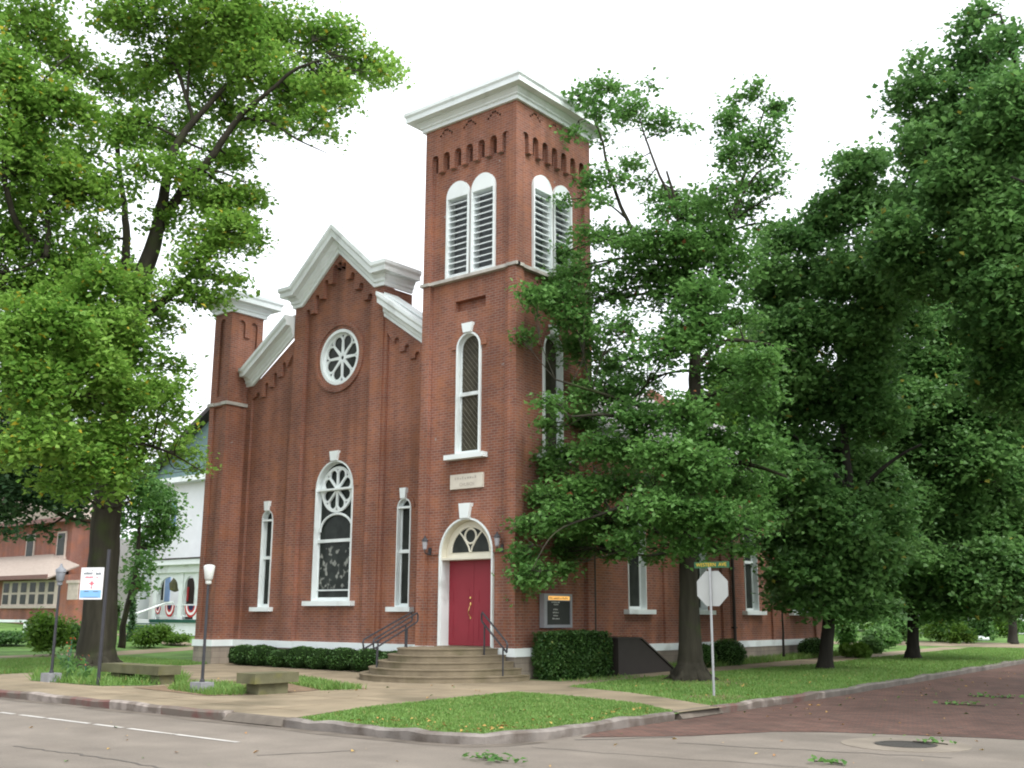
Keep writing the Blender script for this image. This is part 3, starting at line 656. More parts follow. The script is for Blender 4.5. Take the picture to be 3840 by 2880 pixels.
# panel back with round and main window openings, 1.1 m of wall behind
RZ, RR = 9.78, .93
plate(bm, FP, [(CX-ed+.01, .6), (CX+ed-.01, .6), (CX+ed-.01, sh-.01), (CX+1.74, sh-.01), (CX, apex-.02), (CX-1.74, sh-.01), (CX-ed+.01, sh-.01)], [circ(CX, RZ, RR), arch(CX, 1.76, 2.0, 6.40, 20)], 0, .3, back=False)
plate(bm, FP, [(CX-ed+.015, .61), (CX+ed-.015, .61), (CX+ed-.015, sh-.015), (CX+1.73, sh-.015), (CX, apex-.03), (CX-1.73, sh-.015), (CX-ed+.015, sh-.015)], [], .3, 1.1)
obj('gable_wall', bm, 'brick', church)
bm = NB()
Ls, Rs = (-12.7, 9.18), (-10.25, 10.76)
upl = steps(-12.12, 9.12, .45, .295, 4, 1); 
for (a, b, mirror) in ((UX1, CX-ed, 0), (CX+ed, TX0, 1)):
    slope = .655
    if not mirror:
        outl = [(a, .6), (b, .6), (b, 10.72), (-12.43, 9.33), (a, 9.33)]
        st = steps(-12.15, 9.10, .45, .295, 4, 1); pan = [(b-.001-.12, .62), (b-.12, 10.2)] + st[::-1] + [(a+.28, 8.9), (a+.28, .62)]
        win = arch(-11.36, .57, 1.82, 5.0, 12)
    else:
        outl = [(a, .6), (b, .6), (b, 9.40), (-4.05, 9.40), (a, 10.72)]
        st = [(2*CX-x, z) for x, z in steps(-12.15, 9.10, .45, .295, 4, 1)]; pan = [(a+.12, .62), (b-.05, .62), (b-.05, 8.9)] + st + [(a+.12, 10.2)]
        win = arch(-4.97, .57, 1.82, 5.0, 12)
    plate(bm, FB, outl, [pan], 0, YP-YB, back=False)
    o2 = [(p[0]+(.004 if i in (0, 4) else -.004), p[1]-.006) for i, p in enumerate(outl)]
    plate(bm, FP, o2, [win], 0, .3, back=False)
    plate(bm, FP, [(p[0], p[1]-.004) for p in o2], [], .3, .6)
obj('front_wall', bm, 'brick', church)
# cornices of the front
GP = [(0, 0), (.08, 0), (.08, .10), (.13, .14), (.13, .22), (.2, .32), (.2, .36), (.40, .36), (.40, .50), (.46, .57), (.46, .68), (-.1, .68)]
bm = NB(); sweep(bm, [(CX-ed, sh), (CX-1.75, sh), (CX, apex), (CX+1.75, sh), (CX+ed, sh)], GP, YC, -1, 1)
for s in (-1, 1):                                   # returns along the sides of the raised bay
    rings = []
    for y, m in ((YC, 1), (1.95, 0)):
        rings.append([bm.verts.new((CX+s*(ed+o_), y-o_*m, sh+u_)) for o_, u_ in GP])
    n = len(GP)
    for k in range(n): bm.faces.new((rings[0][k], rings[0][(k+1) % n], rings[1][(k+1) % n], rings[1][k]))
    bm.faces.new(rings[1])
obj('gable_cornice', bm, 'white', church)
bm = NB(); top = [(CX-ed-.4, sh+.69), (CX-1.9, sh+.69), (CX, apex+.98), (CX+1.9, sh+.69), (CX+ed+.4, sh+.69)]
plate(bm, Fr('y', YC-.02), top+[(p[0], p[1]-.1) for p in top[::-1]], [], 0, .75); obj('gable_roof', bm, 'white', church)
RP = [(0, 0), (.08, 0), (.08, .08), (.13, .12), (.13, .20), (.2, .28), (.2, .31), (.40, .31), (.40, .43), (.46, .50), (.46, .60), (-.1, .60)]
bm = NB(); sweep(bm, [(UX1+.02, 9.36), (-12.40, 9.36), (CX-ed-.06, 10.77)], RP, YB); obj('raking_cornice', bm, 'white', church)
bm = NB(); sweep(bm, [(CX+ed+.03, 10.74), (-4.02, 9.46), (TX0+.01, 9.46)], RP, YB); obj('raking_cornice', bm, 'white', church)
for x0, z0, x1, z1 in ((-12.74, 9.88, CX-ed-.05, 11.5), (CX+ed+.03, 11.47, TX0, 9.88)):
    bm = NB(); plate(bm, Fr('y', YB-.1), [(x0, z0), (x1, z1), (x1, z1+.05), (x0, z0+.05)], [], 0, .6); obj('flashing', bm, 'white', church)
# windows of the front
FPa = FP
s1 = arched_window('slit_window', FP, -11.36, .57, 1.82, 5.0, -.03, 'darkglass', rail=3.43, sillw=.98, sillh=.13, key=(.27, .29), t=.035, depth=.22, head=4.66)
s2 = arched_window('slit_window', FP, -4.97, .57, 1.82, 5.0, -.03, 'darkglass', rail=3.43, sillw=.98, sillh=.13, key=(.27, .29), t=.035, depth=.22, head=4.72)
hood(hb, FP, -11.36, 5.0, .57, 0, .15, s1); hood(hb, FP, -4.97, 5.0, .57, 0, .15, s2)
def petals(c, v, rin, rout, n=8, half=.30, rot=0):
    hs_ = []
    for k in range(n):
        a0 = rot+2*math.pi*(k+.5)/n; pts = []
        s_ = math.sin(math.pi/n); rc = (rout+.024)/(1+s_); rr = rc*s_-.024
        pr = [(rin, .04*rout)]
        pts.append((rin, -.012)); 
        for q in range(9):
            th = -math.pi/2*1.0+math.pi*q/8
            pts.append((rc+rr*math.cos(th), rr*math.sin(th)))
        pts.append((rin, .012))
        hs_.append([(c+x*math.cos(a0)-y*math.sin(a0), v+x*math.sin(a0)+y*math.cos(a0)) for x, y in pts])
        a1 = rot+2*math.pi*k/n; t = rout*.085
        hs_.append([(c+x*math.cos(a1)-y*math.sin(a1), v+x*math.sin(a1)+y*math.cos(a1)) for x, y in ((rout-t*1.9, 0), (rout+.01, t*1.0), (rout+.01, -t*1.0))][::-1])
    hs_.append(circ(c, v, rin*.42, 10))
    return hs_
bm = NB(); plate(bm, FP, circ(CX, RZ, RR-.003), [circ(CX, RZ, RR-.10)], -.03, .16, back=False)
plate(bm, FP, circ(CX, RZ, RR-.098), petals(CX, RZ, .17, .755, rot=math.pi/8*0), .10, .15, back=False)
ro = obj('rose_window', bm, 'white', church)
bm = NB(); plate(bm, FP, circ(CX, RZ, RR-.05), [], .14, .2, back=False); obj('pane', bm, 'darkglass', ro)
bm = NB(); plate(bm, FP, circ(CX, RZ, RR+.24), [circ(CX, RZ, RR+.12)], -.07, .02, back=False); plate(bm, FP, circ(CX, RZ, RR+.118), [circ(CX, RZ, RR+.006)], -.035, .02, back=False)
obj('rose_surround', bm, 'brick', church)
mw = arched_window('main_window', FP, CX, 1.76, 2.0, 6.40, -.03, 'stained', rail=3.87, sillw=2.22, sillh=.14, key=(.42, .29), t=.05, depth=.24, bars=(2.34,), head=5.48, frame='white')
bm = NB(); wr = .735; wz = 5.48
plate(bm, FP, circ(CX, wz, wr), petals(CX, wz, .13, wr-.09), .10, .16, back=False)
aa = [(CX+.76*math.cos(math.pi*k/16), 4.16+.55*math.sin(math.pi*k/16)) for k in range(17)]
tube(bm, [FP(p[0], p[1], .13) for p in aa], .04, 6)
obj('tracery', bm, 'white', mw)
hood(hb, FP, CX, 6.40, 1.76, 0, .24, mw)
# nave behind: side wall with four windows, eaves, roof
NX, NY1 = -.2, 20.2
FN = Fr('x', NX); ys = [6.24, 10.0, 13.75, 17.5]
bm = NB(); pan = [rect(y-1.45, y+1.45, .62, 5.95) for y in ys]
plate(bm, FN, rect(TD+.002, NY1, .6, 6.5), pan, 0, .09, back=False)
plate(bm, FN, rect(TD+.004, NY1-.01, .6, 6.49), [arch(y, 1.0, 1.78, 5.25) for y in ys], .09, .35, back=False)
plate(bm, FN, rect(TD+.006, NY1-.02, .61, 6.48), [], .35, .5)
obj('side_wall', bm, 'brick', church)
for y in ys: arched_window('side_window', FN, y, 1.0, 1.78, 5.25, .06, 'darkglass', rail=3.5, sillw=1.5, sillh=.13, key=(.3, .26), t=.03, depth=.26)
bm = NB(); EP = [(0, 0), (.08, 0), (.08, .12), (.2, .22), (.2, .26), (.42, .26), (.42, .4), (.48, .52), (-.1, .52)]
rings = [[bm.verts.new((NX+o_, y, 6.46+u_)) for o_, u_ in EP] for y in (TD+.01, NY1+.3)]
for k in range(len(EP)): bm.faces.new((rings[0][k], rings[0][(k+1) % len(EP)], rings[1][(k+1) % len(EP)], rings[1][k]))
bm.faces.new(rings[0]); bm.faces.new(rings[1][::-1]); obj('eaves_cornice', bm, 'white', church)
bm = NB(); rz = lambda x: 12.42-.655*abs(x-CX)
for x0, x1, y0 in ((CX, -3.5, 2.4), (-3.5, NX+.5, TD+.02), (-13.4, CX, 1.42)):
    v = [bm.verts.new((x, y, rz(x)+dz-(.95 if x1 < -3 else 0))) for dz in (0, -.12) for x, y in ((x0, y0), (x1, y0), (x1, NY1+.4), (x0, NY1+.4))]
    bm.faces.new(v[:4]); bm.faces.new(v[4:][::-1])
    for i in range(4): bm.faces.new((v[i], v[4+i], v[4+(i+1) % 4], v[(i+1) % 4]))
obj('roof', bm, 'roof', church)
bm = NB(); box(bm, -13.5, -13.2, UD+.01, NY1, .6, 8.6)
plate(bm, Fr('y', NY1-.3), [(-13.4, .6), (NX-.11, .6), (NX-.11, 6.4), (CX, 11.9), (-13.4, 8.5)], [], 0, .28); obj('rear_wall', bm, 'brick', church)
# base: painted water table above coursed stone
bm = NB(); bf = NB(); e = .06
def run(x0, x1, y0, y1, cut=0):
    box(bm, x0-e, x1+e, y0-e, y1+e, .565, .775); box(bf, x0-.02, x1+.02, y0-.02, y1+.02, -.3, .565)
run(TX0, TX1, 0, TD); run(UX0, UX1, 0, UD); run(UX1+.1, CX-ed, YB, 2.0); run(CX-ed, CX+ed, YC, 2.1); run(CX+ed, TX0-.1, YB, 2.05)
run(-8, NX, TD+.08, NY1)
obj('water_table', bm, 'white', church, bevel=.015); obj('foundation', bf, 'found', church)
bm = NB(); tube(bm, [(NX+.09, 12.05, .3), (NX+.09, 12.05, 6.4)], .055, 10)
for z in (1.2, 3.2, 5.2): box(bm, NX, NX+.16, 11.98, 12.12, z, z+.05)
obj('downspout', bm, 'darkwood', church)
bm = NB(); tube(bm, [(NX+.09, 3.72, .5), (NX+.09, 3.72, 6.4)], .05, 10); obj('downspout', bm, 'darkwood', church)
# ------------------------------------------------------------------ steps, rails, lamps, signs, benches
def ell(a, b, n=28): return [(TC+a*math.cos(math.pi+math.pi*k/n), -.08+b*math.sin(math.pi+math.pi*k/n)) for k in range(n+1)]
steps_ = empty('stone_steps', (TC, -1.2, 0), 'five curved stone steps leading up to the red church door', 'steps')
for i in range(5):
    a, b = 2.32-.26*i, 2.85-.225*i; bm = NB(); pts = ell(a, b)+[(TC+a, .05 if False else -.07), (TC-a, -.07)]; pts = ell(a, b)
    z0, z1 = .155*i, .155*(i+1)
    for r0, r1, zz0, zz1 in ((0, 0, z0, z1-.03), (.02, .02, z1-.03, z1)):
        A = [bm.verts.new((x+(x-TC)/a*r0, y+(y+.08)/b*r0, zz0)) for x, y in pts]; B = [bm.verts.new((x+(x-TC)/a*r0, y+(y+.08)/b*r0, zz1)) for x, y in pts]
        n = len(pts)
        for k in range(n): bm.faces.new((A[k], A[(k+1) % n], B[(k+1) % n], B[k]))
        bm.faces.new(B); bm.faces.new(A[::-1])
    obj('step', bm, 'step', steps_)
bm = NB(); box(bm, TC-.96, TC+.96, -.075, .46, .3, .79); obj('threshold', bm, 'step', steps_)
def rail(label, top, end, zt, ze, posts):
    r = empty('handrail', (posts[0][0], posts[0][1], posts[0][2]), label, 'handrail', 'handrails of the church steps')
    t, e = Vector((*top, zt)), Vector((*end, ze)); d = .24; rr = .024
    dr = (t-e).normalized(); h_ = Vector((dr.x, dr.y, 0)).normalized()
    bm = NB(); tube(bm, [e+Vector((0, 0, -d)), e-h_*.035+Vector((0, 0, -.06)), e, t, t+h_*.04+Vector((0, 0, -.05)), t+h_*.04+Vector((0, 0, -d+.05)), t+Vector((0, 0, -d)), e+Vector((0, 0, -d))], rr, 8)
    obj('rail', bm, 'iron', r)
    for p in posts:
        q = Vector(p); k = ((q-e).dot(Vector((dr.x, dr.y, 0)))/Vector((dr.x, dr.y, 0)).length_squared); zz = e.z-d+k*dr.z
        bm = NB(); tube(bm, [q-Vector((0, 0, .01)), Vector((q.x, q.y, zz))], rr*.9, 8); obj('post', bm, 'iron', r)
    return r
rail('black pipe handrail on the left edge of the steps, farthest from the door', (-3.15, -.55), (-3.15, -2.25), 1.66, .98, [(-3.15, -.75, .62), (-3.15, -1.75, .31)])
rail('black pipe handrail left of the red door, next to the other left rail', (-2.5, -1.0), (-2.46, -2.55), 1.65, 1.0, [(-2.5, -1.35, .62), (-2.45, -2.45, .155)])
rail('black pipe handrail on the right of the red door', (-.62, -.55), (.6, -1.05), 1.67, .96, [(-.50, -.60, .62), (.42, -.97, .155)])
# notice board on the tower's side
nb = empty('notice_board', (.02, 1.78, 1.28), 'grey framed church notice board with lit amber header above the clipped hedge', 'notice board')
FNB = Fr('x', 0.0)
bm = NB(); plate(bm, FNB, rect(1.16, 2.42, 1.28, 2.17), [rect(1.29, 2.34, 1.36, 1.98), rect(1.34, 2.32, 2.005, 2.11)], -.06, .1, back=False); obj('frame', bm, 'greyframe', nb, bevel=.004)
bm = NB(); xbox(bm, FNB, 1.28, 2.35, 1.35, 1.985, -.03, .02); lb = obj('letter_board', bm, 'blackboard', nb)
bm = NB(); xbox(bm, FNB, 1.33, 2.33, 2.0, 2.115, -.04, -.02); hp = obj('header_panel', bm, 'amber', nb)
bm = NB(); rg = random.Random(8)
for k in range(13): xbox(bm, FNB, 1.42+k*.065, 1.42+k*.065+rg.uniform(.02, .045), 2.03, 2.03+rg.uniform(.025, .055), -.045, -.035)
obj('lettering', bm, 'brownfascia', hp)
bm = NB()
for j, (z, n, u) in enumerate(((1.93, 7, 1.52), (1.87, 4, 1.62), (1.74, 4, 1.6), (1.66, 5, 1.58), (1.58, 4, 1.6), (1.50, 6, 1.56))):
    for k in range(n): xbox(bm, FNB, u+k*.055, u+k*.055+rg.uniform(.025, .045), z, z+rg.uniform(.025, .04), -.034, -.025)
obj('lettering', bm, 'whiteletter', lb)
# wall lanterns by the door
def lantern(x, label):
    l = empty('wall_lantern', (x, .1, 3.3), label, 'lantern', 'lanterns beside the church door')
    bm = NB(); box(bm, x-.05, x+.05, .06, .1, 3.22, 3.42); tube(bm, [(x, .08, 3.30), (x, -.04, 3.24), (x, -.12, 3.28), (x, -.13, 3.36)], .016, 6); obj('bracket', bm, 'iron', l)
    bm = NB(); lathe(bm, (x, -.13, 3.36), [(.035, 0), (.055, .02), (.075, .22), (.07, .225)], 8); obj('glass', bm, 'greyframe', l)
    bm = NB(); lathe(bm, (x, -.13, 3.585), [(.095, 0), (.09, .02), (.05, .09), (.025, .11), (.03, .13), (.01, .15)], 8); obj('cap', bm, 'iron', l)
lantern(-3.10, 'dark lantern on the tower wall left of the door arch'); lantern(-.50, 'dark lantern on the tower wall right of the door arch')
# post lamps with concrete footings
def post_lamp(x, y, label, head, hgt, z=0):
    l = empty('post_lamp', (x, y, 0), label, 'post lamp', 'post lamps by the front walk')
    bm = NB(); box(bm, x-.19, x+.19, y-.16, y+.16, -.05, .21); obj('footing', bm, 'block', l, bevel=.012)
    bm = NB(); tube(bm, [(x, y, .2), (x, y, hgt-.45)], [.036, .028], 10); lathe(bm, (x, y, .21), [(.06, 0), (.05, .05), (.03, .07)], 10); obj('pole', bm, 'iron', l)
    bm = NB(); h0 = hgt-.47
    lathe(bm, (x, y, h0), [(.03, 0), (.06, .02), (.065, .07), (.05, .08)], 12); obj('collar', bm, head, l)
    if head == 'lampglass' or True:
        bm = NB(); lathe(bm, (x, y, h0+.08), [(.06, 0), (.085, .05), (.122, .30), (.112, .32), (.05, .34)], 16); g = obj('globe', bm, 'lampglass' if head == 'whitecap' else head, l, smooth=True)
    return l
M['whitecap'] = M['lampglass']
post_lamp(-2.03, -7.85, 'black post lamp with white glass globe beside the stone bench', 'whitecap', 2.68)
pl2 = post_lamp(-7.55, -8.2, 'grey headed post lamp standing left of the white and blue sign', 'greylamp', 2.72)
bm = NB(); lathe(bm, (-7.55, -8.2, 2.58), [(.13, 0), (.11, .06), (.04, .13), (.02, .2)], 12); obj('cap', bm, 'greylamp', pl2)
# white and blue sign on a dark pole
sp = empty('pole_sign', (-5.45, -8.2, 0), 'white sign with red emblem and blue foot on a tall dark pole', 'sign')
bm = NB(); tube(bm, [(-5.45, -8.2, -.05), (-5.45, -8.2, 3.05)], .04, 10); obj('pole', bm, 'iron', sp)
th = R_(22); FX = Vector((math.cos(th), math.sin(th), 0)); O = Vector((-5.52, -8.24, 0))
def sgn(u, v, d=0): u, v = u*.79, 2.62-(2.62-v)*.93; return O+FX*u+Vector((0, 0, v))+Vector((math.sin(th), -math.cos(th), 0))*d
def sbox(bm, u0, u1, v0, v1, d0, d1):
    v = [bm.verts.new(sgn(u, z, d)) for u in (u0, u1) for d in (d0, d1) for z in (v0, v1)]
    for f in ((0,1,3,2),(4,6,7,5),(0,4,5,1),(2,3,7,6),(0,2,6,4),(1,5,7,3)): bm.faces.new([v[i] for i in f])
bm = NB(); sbox(bm, -.78, 0, 1.86, 2.64, 0, .02); pn = obj('panel', bm, 'signwhite', sp)
bm = NB(); sbox(bm, -.755, -.03, 1.90, 2.09, .018, .024); obj('blue_band', bm, 'signblue', pn)
rg = random.Random(4); bm = NB()
def row(bm, u0, u1, z, hh, wmin=.02, wmax=.035, d0=.018, d1=.023):
    u = u0
    while u < u1-.01:
        ww = rg.uniform(wmin, wmax); sbox(bm, u, min(u+ww, u1), z, z+hh*rg.uniform(.7, 1), d0, d1); u += ww+.012
row(bm, -.68, -.38, 2.47, .06); row(bm, -.26, -.08, 2.46, .06); row(bm, -.42, -.36, 2.56, .025); row(bm, -.62, -.45, 2.045, .03, d0=.02, d1=.028); row(bm, -.3, -.12, 2.04, .03, d0=.02, d1=.028)
row(bm, -.62, -.12, 1.91, .015, d0=.02, d1=.028); obj('lettering', bm, 'ink', pn)
bm = NB(); row(bm, -.62, -.34, 2.38, .045); row(bm, -.23, -.18, 2.375, .05); sbox(bm, -.47, -.29, 2.235, 2.265, .018, .023); sbox(bm, -.41, -.34, 2.20, 2.30, .018, .0235); sbox(bm, -.40, -.36, 2.12, 2.18, .018, .023); obj('logo', bm, 'redink', pn)
# back of the stop sign, with the street name plate
ss = empty('stop_sign', (6.46, -1.5, 0), 'back of an octagonal stop sign on a galvanized post under a green WESTERN AVE plate', 'stop sign')
bm = NB(); tube(bm, [(6.46, -1.5, -.05), (6.46, -1.5, 2.58)], .026, 10); obj('post', bm, 'steel', ss)
bm = NB(); rr = .36/math.cos(math.pi/8); oc = [(6.49+rr*math.cos(math.pi/8+k*math.pi/4), 2.165+rr*math.sin(math.pi/8+k*math.pi/4)) for k in range(8)]
plate(bm, Fr('y', -1.47), oc, [], 0, .006); st = obj('sign_plate', bm, 'signback', ss)
bm = NB(); oc2 = [(6.49+(rr-.01)*math.cos(math.pi/8+k*math.pi/4), 2.165+(rr-.01)*math.sin(math.pi/8+k*math.pi/4)) for k in range(8)]
plate(bm, Fr('y', -1.463), oc2, [], 0, .002); obj('red_face', bm, 'reddoor', st)
bm = NB(); box(bm, 6.10, 6.92, -1.506, -1.498, 2.585, 2.715); np_ = obj('street_name_plate', bm, 'greensign', ss)
text('WESTERN  AVE', Fr('y', -1.508), 6.50, 2.65, 0, .105, 'yellow', np_)
bm = NB(); box(bm, 6.43, 6.49, -1.52, -1.49, 2.55, 2.60); obj('clamp', bm, 'steel', ss)
# stone benches
def bench(x0, x1, y0, y1, h, th_, legs, label):
    b = empty('stone_bench', ((x0+x1)/2, (y0+y1)/2, 0), label, 'bench', 'stone benches by the front walk')
    bm = NB(); box(bm, x0, x1, y0, y1, h-th_, h); obj('seat', bm, 'bench', b, bevel=.02)
    for l in legs: bm = NB(); box(bm, *l, -.05, h-th_+.003); obj('leg', bm, 'bench', b, bevel=.015)
bench(-7.1, -4.65, -7.2, -6.6, .42, .2, [(-6.8, -6.4, -7.1, -6.7), (-5.1, -4.75, -7.1, -6.7)], 'long mossy stone bench under the big maple tree')
bench(-.97, -.37, -7.78, -6.66, .43, .20, [(-.87, -.47, -7.6, -6.85)], 'short mossy stone bench on a block beside the white globe lamp')
# cellar hatch
ch = empty('cellar_hatch', (.3, 4.2, 0), 'dark metal cellar hatch with sloping door against the side wall', 'cellar hatch')
bm = NB(); pr = [(3.3, -.05), (6.1, -.05), (6.1, .1), (4.4, .98), (3.3, .98)]; plate(bm, Fr('x', .95), pr, [], 0, 1.1); obj('housing', bm, 'darkwood', ch)
bm = NB(); plate(bm, Fr('x', .99), [(3.22, .975), (4.43, .975), (6.17, .085), (6.17, .12), (4.43, 1.02), (3.22, 1.02)], [], 0, 1.12); obj('lid', bm, 'darkwood', ch)
# ------------------------------------------------------------------ clipped shrubs
RNG = np.random.default_rng(7)
def unit(n):
    v = RNG.normal(size=(n, 3)); return v/np.linalg.norm(v, axis=1)[:, None]
def leaf_quads(P, size, up=.5, jit=.35, asp=.75):
    n = len(P); nrm = unit(n); nrm[:, 2] = np.abs(nrm[:, 2])+up; nrm /= np.linalg.norm(nrm, axis=1)[:, None]
    d = unit(n); d -= nrm*np.sum(d*nrm, 1)[:, None]; d /= np.linalg.norm(d, axis=1)[:, None]; s = np.cross(nrm, d)
    L = size*(1+jit*RNG.uniform(-1.3, 1.3, n))[:, None]; Wd = L*asp*RNG.uniform(.75, 1.2, n)[:, None]
    fold = nrm*L*.18
    return np.stack([P-d*L*.5, P+s*Wd*.5+fold-d*L*.05, P+d*L*.5, P-s*Wd*.5+fold-d*L*.05], 1)
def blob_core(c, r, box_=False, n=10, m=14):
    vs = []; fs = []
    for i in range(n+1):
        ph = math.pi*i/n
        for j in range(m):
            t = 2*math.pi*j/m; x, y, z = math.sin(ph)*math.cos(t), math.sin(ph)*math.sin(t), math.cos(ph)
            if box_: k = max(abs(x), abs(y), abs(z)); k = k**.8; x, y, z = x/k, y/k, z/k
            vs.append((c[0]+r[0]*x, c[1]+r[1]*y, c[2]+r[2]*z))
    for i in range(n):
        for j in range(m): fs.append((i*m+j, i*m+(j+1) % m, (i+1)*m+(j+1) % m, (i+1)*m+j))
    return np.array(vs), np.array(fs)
def shrub(name, c, r, n, size, m, label, cat, group=None, box_=False, rough=.08, core=.88, parent=None, zmin=None):
    c = np.array(c); r = np.array(r); d = unit(n)
    if box_:
        k = np.max(np.abs(d), axis=1)**(.85 if name == 'clipped_hedge' else .28); d = d/k[:, None]
    P = d*(1-rough*RNG.uniform(0, 1.6, n)[:, None]**1.5)
    lump = 1+.05*np.sin(d[:, 0]*7+c[0])*np.sin(d[:, 1]*6)*np.cos(d[:, 2]*5+1)
    P = c+P*r*lump[:, None]
    if zmin is not None: P[:, 2] = np.maximum(P[:, 2], zmin+.01)
    q = leaf_quads(P, size, .25)
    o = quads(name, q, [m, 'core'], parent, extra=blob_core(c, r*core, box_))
    if parent is None: tag(o, label, cat, group)
    return o
bx = [(-11.35, .62, .46, .32), (-10.5, .62, .46, .33), (-9.45, .58, .46, .27), (-8.45, .55, .46, .33), (-7.5, .5, .44, .31), (-6.55, .48, .46, .33), (-5.45, .45, .46, .33), (-4.35, .35, .42, .31)]
bl = ['leftmost round boxwood at the stone turret foot', 'boxwood second from the left in the low front hedge, merged with the first', 'lower boxwood under the left slit window', 'boxwood left of the tall stained glass window', 'boxwood under the middle of the tall stained glass window', 'boxwood right of the tall stained glass window, under its sill end', 'boxwood third ball from the steps side, under the right slit window', 'last boxwood ball beside the curved steps']
bl[6] = 'second boxwood ball from the curved steps, under the right slit window'
for (x, y, r, h), lb_ in zip(bx, bl):
    shrub('boxwood_bush', (x, y-.35, h*.98), (r*1.02, .46, h), 2600, .055, 'box', lb_, 'bush', 'clipped boxwood bushes along the church front', box_=True, zmin=0)
shrub('clipped_hedge', (.52, 1.82, .60), (.42, 1.36, .60), 15000, .06, 'yew', 'tall square clipped hedge against the tower side under the notice board', 'hedge', None, box_=True, rough=.06, zmin=0)
for x, y, r, h, lb_ in ((.75, 8.3, .42, .38, 'round dark bush right behind the stop sign tree, nearest of the side wall bushes'), (.70, 9.9, .62, .45, 'widest round bush along the side wall, left of the dark downspout foot'), (.6, 16.8, .6, .42, 'farthest round bush along the side wall by the leaning tree')):
    shrub('round_bush', (x, y, h), (r, r, h), 2200, .06, 'box', lb_, 'bush', 'round bushes along the side wall', zmin=0)
# ------------------------------------------------------------------ houses in the background on the left
wh = empty('white_house', (-38, 17, .8), 'white two storey house with teal gable and a porch draped in bunting', 'house')
def HB(name, m, boxes, parent, bevel=0):
    bm = NB()
    for b in boxes: box(bm, *b)
    return obj(name, bm, m, parent, bevel=bevel)
HB('wall', 'siding', [(-40.2, -26, 15, 27, .3, 9.2)], wh)
HB('wing', 'siding', [(-47, -42.3, 15.5, 24, .3, 6.2)], wh)
HB('eaves', 'white', [(-40.9, -25.4, 14.3, 27.6, 9.15, 9.45)], wh)
bm = NB(); plate(bm, Fr('y', 14.7), [(-40.7, 9.46), (-25.6, 9.46), (-33.1, 13.6)], [], 0, 12); obj('gable_roof', bm, 'teal', wh)
bm = NB()
for x0, x1 in ((-40.7, -33.1), (-33.1, -25.6)):
    z0, z1 = (9.5, 13.65) if x0 < -35 else (13.65, 9.5)
    plate(bm, Fr('y', 14.1), [(x0, z0), (x1, z1), (x1, z1+.3), (x0, z0+.3)], [], 0, 12.6)
obj('roof_edge', bm, 'darkwood', wh)
for (x, z, wd, hh) in ((-38.9, 6.3, .8, 1.9), (-39.0, 2.3, .8, 2.0)):
    bm = NB(); xbox(bm, Fr('y', 15.0), x-wd/2, x+wd/2, z, z+hh, -.05, .0); o = obj('window', bm, 'white', wh)
    bm = NB(); xbox(bm, Fr('y', 14.95), x-wd/2+.08, x+wd/2-.08, z+.08, z+hh-.08, -.01, .03); obj('pane', bm, 'darkglass', o)
    bm = NB(); xbox(bm, Fr('y', 15.0), x+wd/2+.02, x+wd/2+.5, z, z+hh, -.06, .0); obj('shutter', bm, 'blueshutter', o)
porch = HB('porch', 'siding', [(-37.5, -26, 12, 15, 1.02, 1.3)], wh)
HB('porch_edge', 'greentrim', [(-35.25, -25.9, 11.93, 12.0, 1.14, 1.31)], porch)
HB('porch_roof', 'white', [(-35.6, -25.6, 11.6, 15, 4.15, 4.42), (-35.3, -26, 11.9, 15, 3.75, 4.15)], porch)
HB('porch_roof_edge', 'darkwood', [(-35.7, -25.5, 11.55, 15, 4.43, 4.5)], porch)
HB('porch_skirt', 'siding', [(-33.3, -26, 12.03, 12.12, .5, 1.02)], porch)
for k, x in enumerate((-35.0, -32.62, -31.2, -29.8)):
    HB('porch_column', 'white', [(x-.16, x+.16, 12.02, 12.3, 1.3, 3.75)], porch)
bm = NB()
for x0, x1 in ((-34.84, -32.78), (-32.46, -31.36), (-31.04, -29.96)):
    c = (x0+x1)/2; rr = (x1-x0)/2; ar = [(c+rr*.8*math.cos(math.pi*k/12), 3.0+.55*math.sin(math.pi*k/12)) for k in range(13)]
    plate(bm, Fr('y', 12.08), [(x0, 2.6), (x0+rr*.2, 3.0)]+ar[::-1][1:-1]+[(x1-rr*.2, 3.0), (x1, 2.6), (x1, 3.76), (x0, 3.76)], [], 0, .1)
obj('arch_brackets', bm, 'white', porch)
HB('porch_railing', 'white', [(x0, x1, 12.1, 12.16, z, z+.07) for x0, x1 in ((-34.84, -32.78), (-32.46, -31.36), (-31.04, -29.96)) for z in (1.45, 2.03)]+[(x, x+.04, 12.11, 12.15, 1.5, 2.05) for x in np.arange(-34.7, -30, .16) if not (-32.82 < x < -32.46)], porch)
HB('front_door', 'darkwood', [(-36.9, -35.5, 14.93, 15.0, 1.3, 3.6)], wh)
HB('door_ornament', 'redcloth', [(-36.4, -36.1, 14.88, 14.93, 2.3, 3.1)], wh)
def bunting(x, y, z, wd, hh, label):
    b = empty('bunting', (x, y, z-hh), label, 'bunting', 'bunting hung along the porch railing')
    for nme, r0, r1, m in (('red_edge', .82, 1.0, 'redcloth'), ('white_stripe', .6, .82, 'signwhite'), ('red_stripe', .42, .6, 'redcloth'), ('blue_centre', 0, .42, 'navy')):
        bm = NB(); n = 12
        o_ = [(x+wd/2*r1*math.cos(math.pi+math.pi*k/n), z+hh*r1*math.sin(math.pi+math.pi*k/n)) for k in range(n+1)]
        i_ = [(x+wd/2*r0*math.cos(math.pi+math.pi*k/n), z+hh*r0*math.sin(math.pi+math.pi*k/n)) for k in range(n, -1, -1)] if r0 else []
        plate(bm, Fr('y', y), o_+i_, [], -.02+.004*r0, .02); obj(nme, bm, m, b)
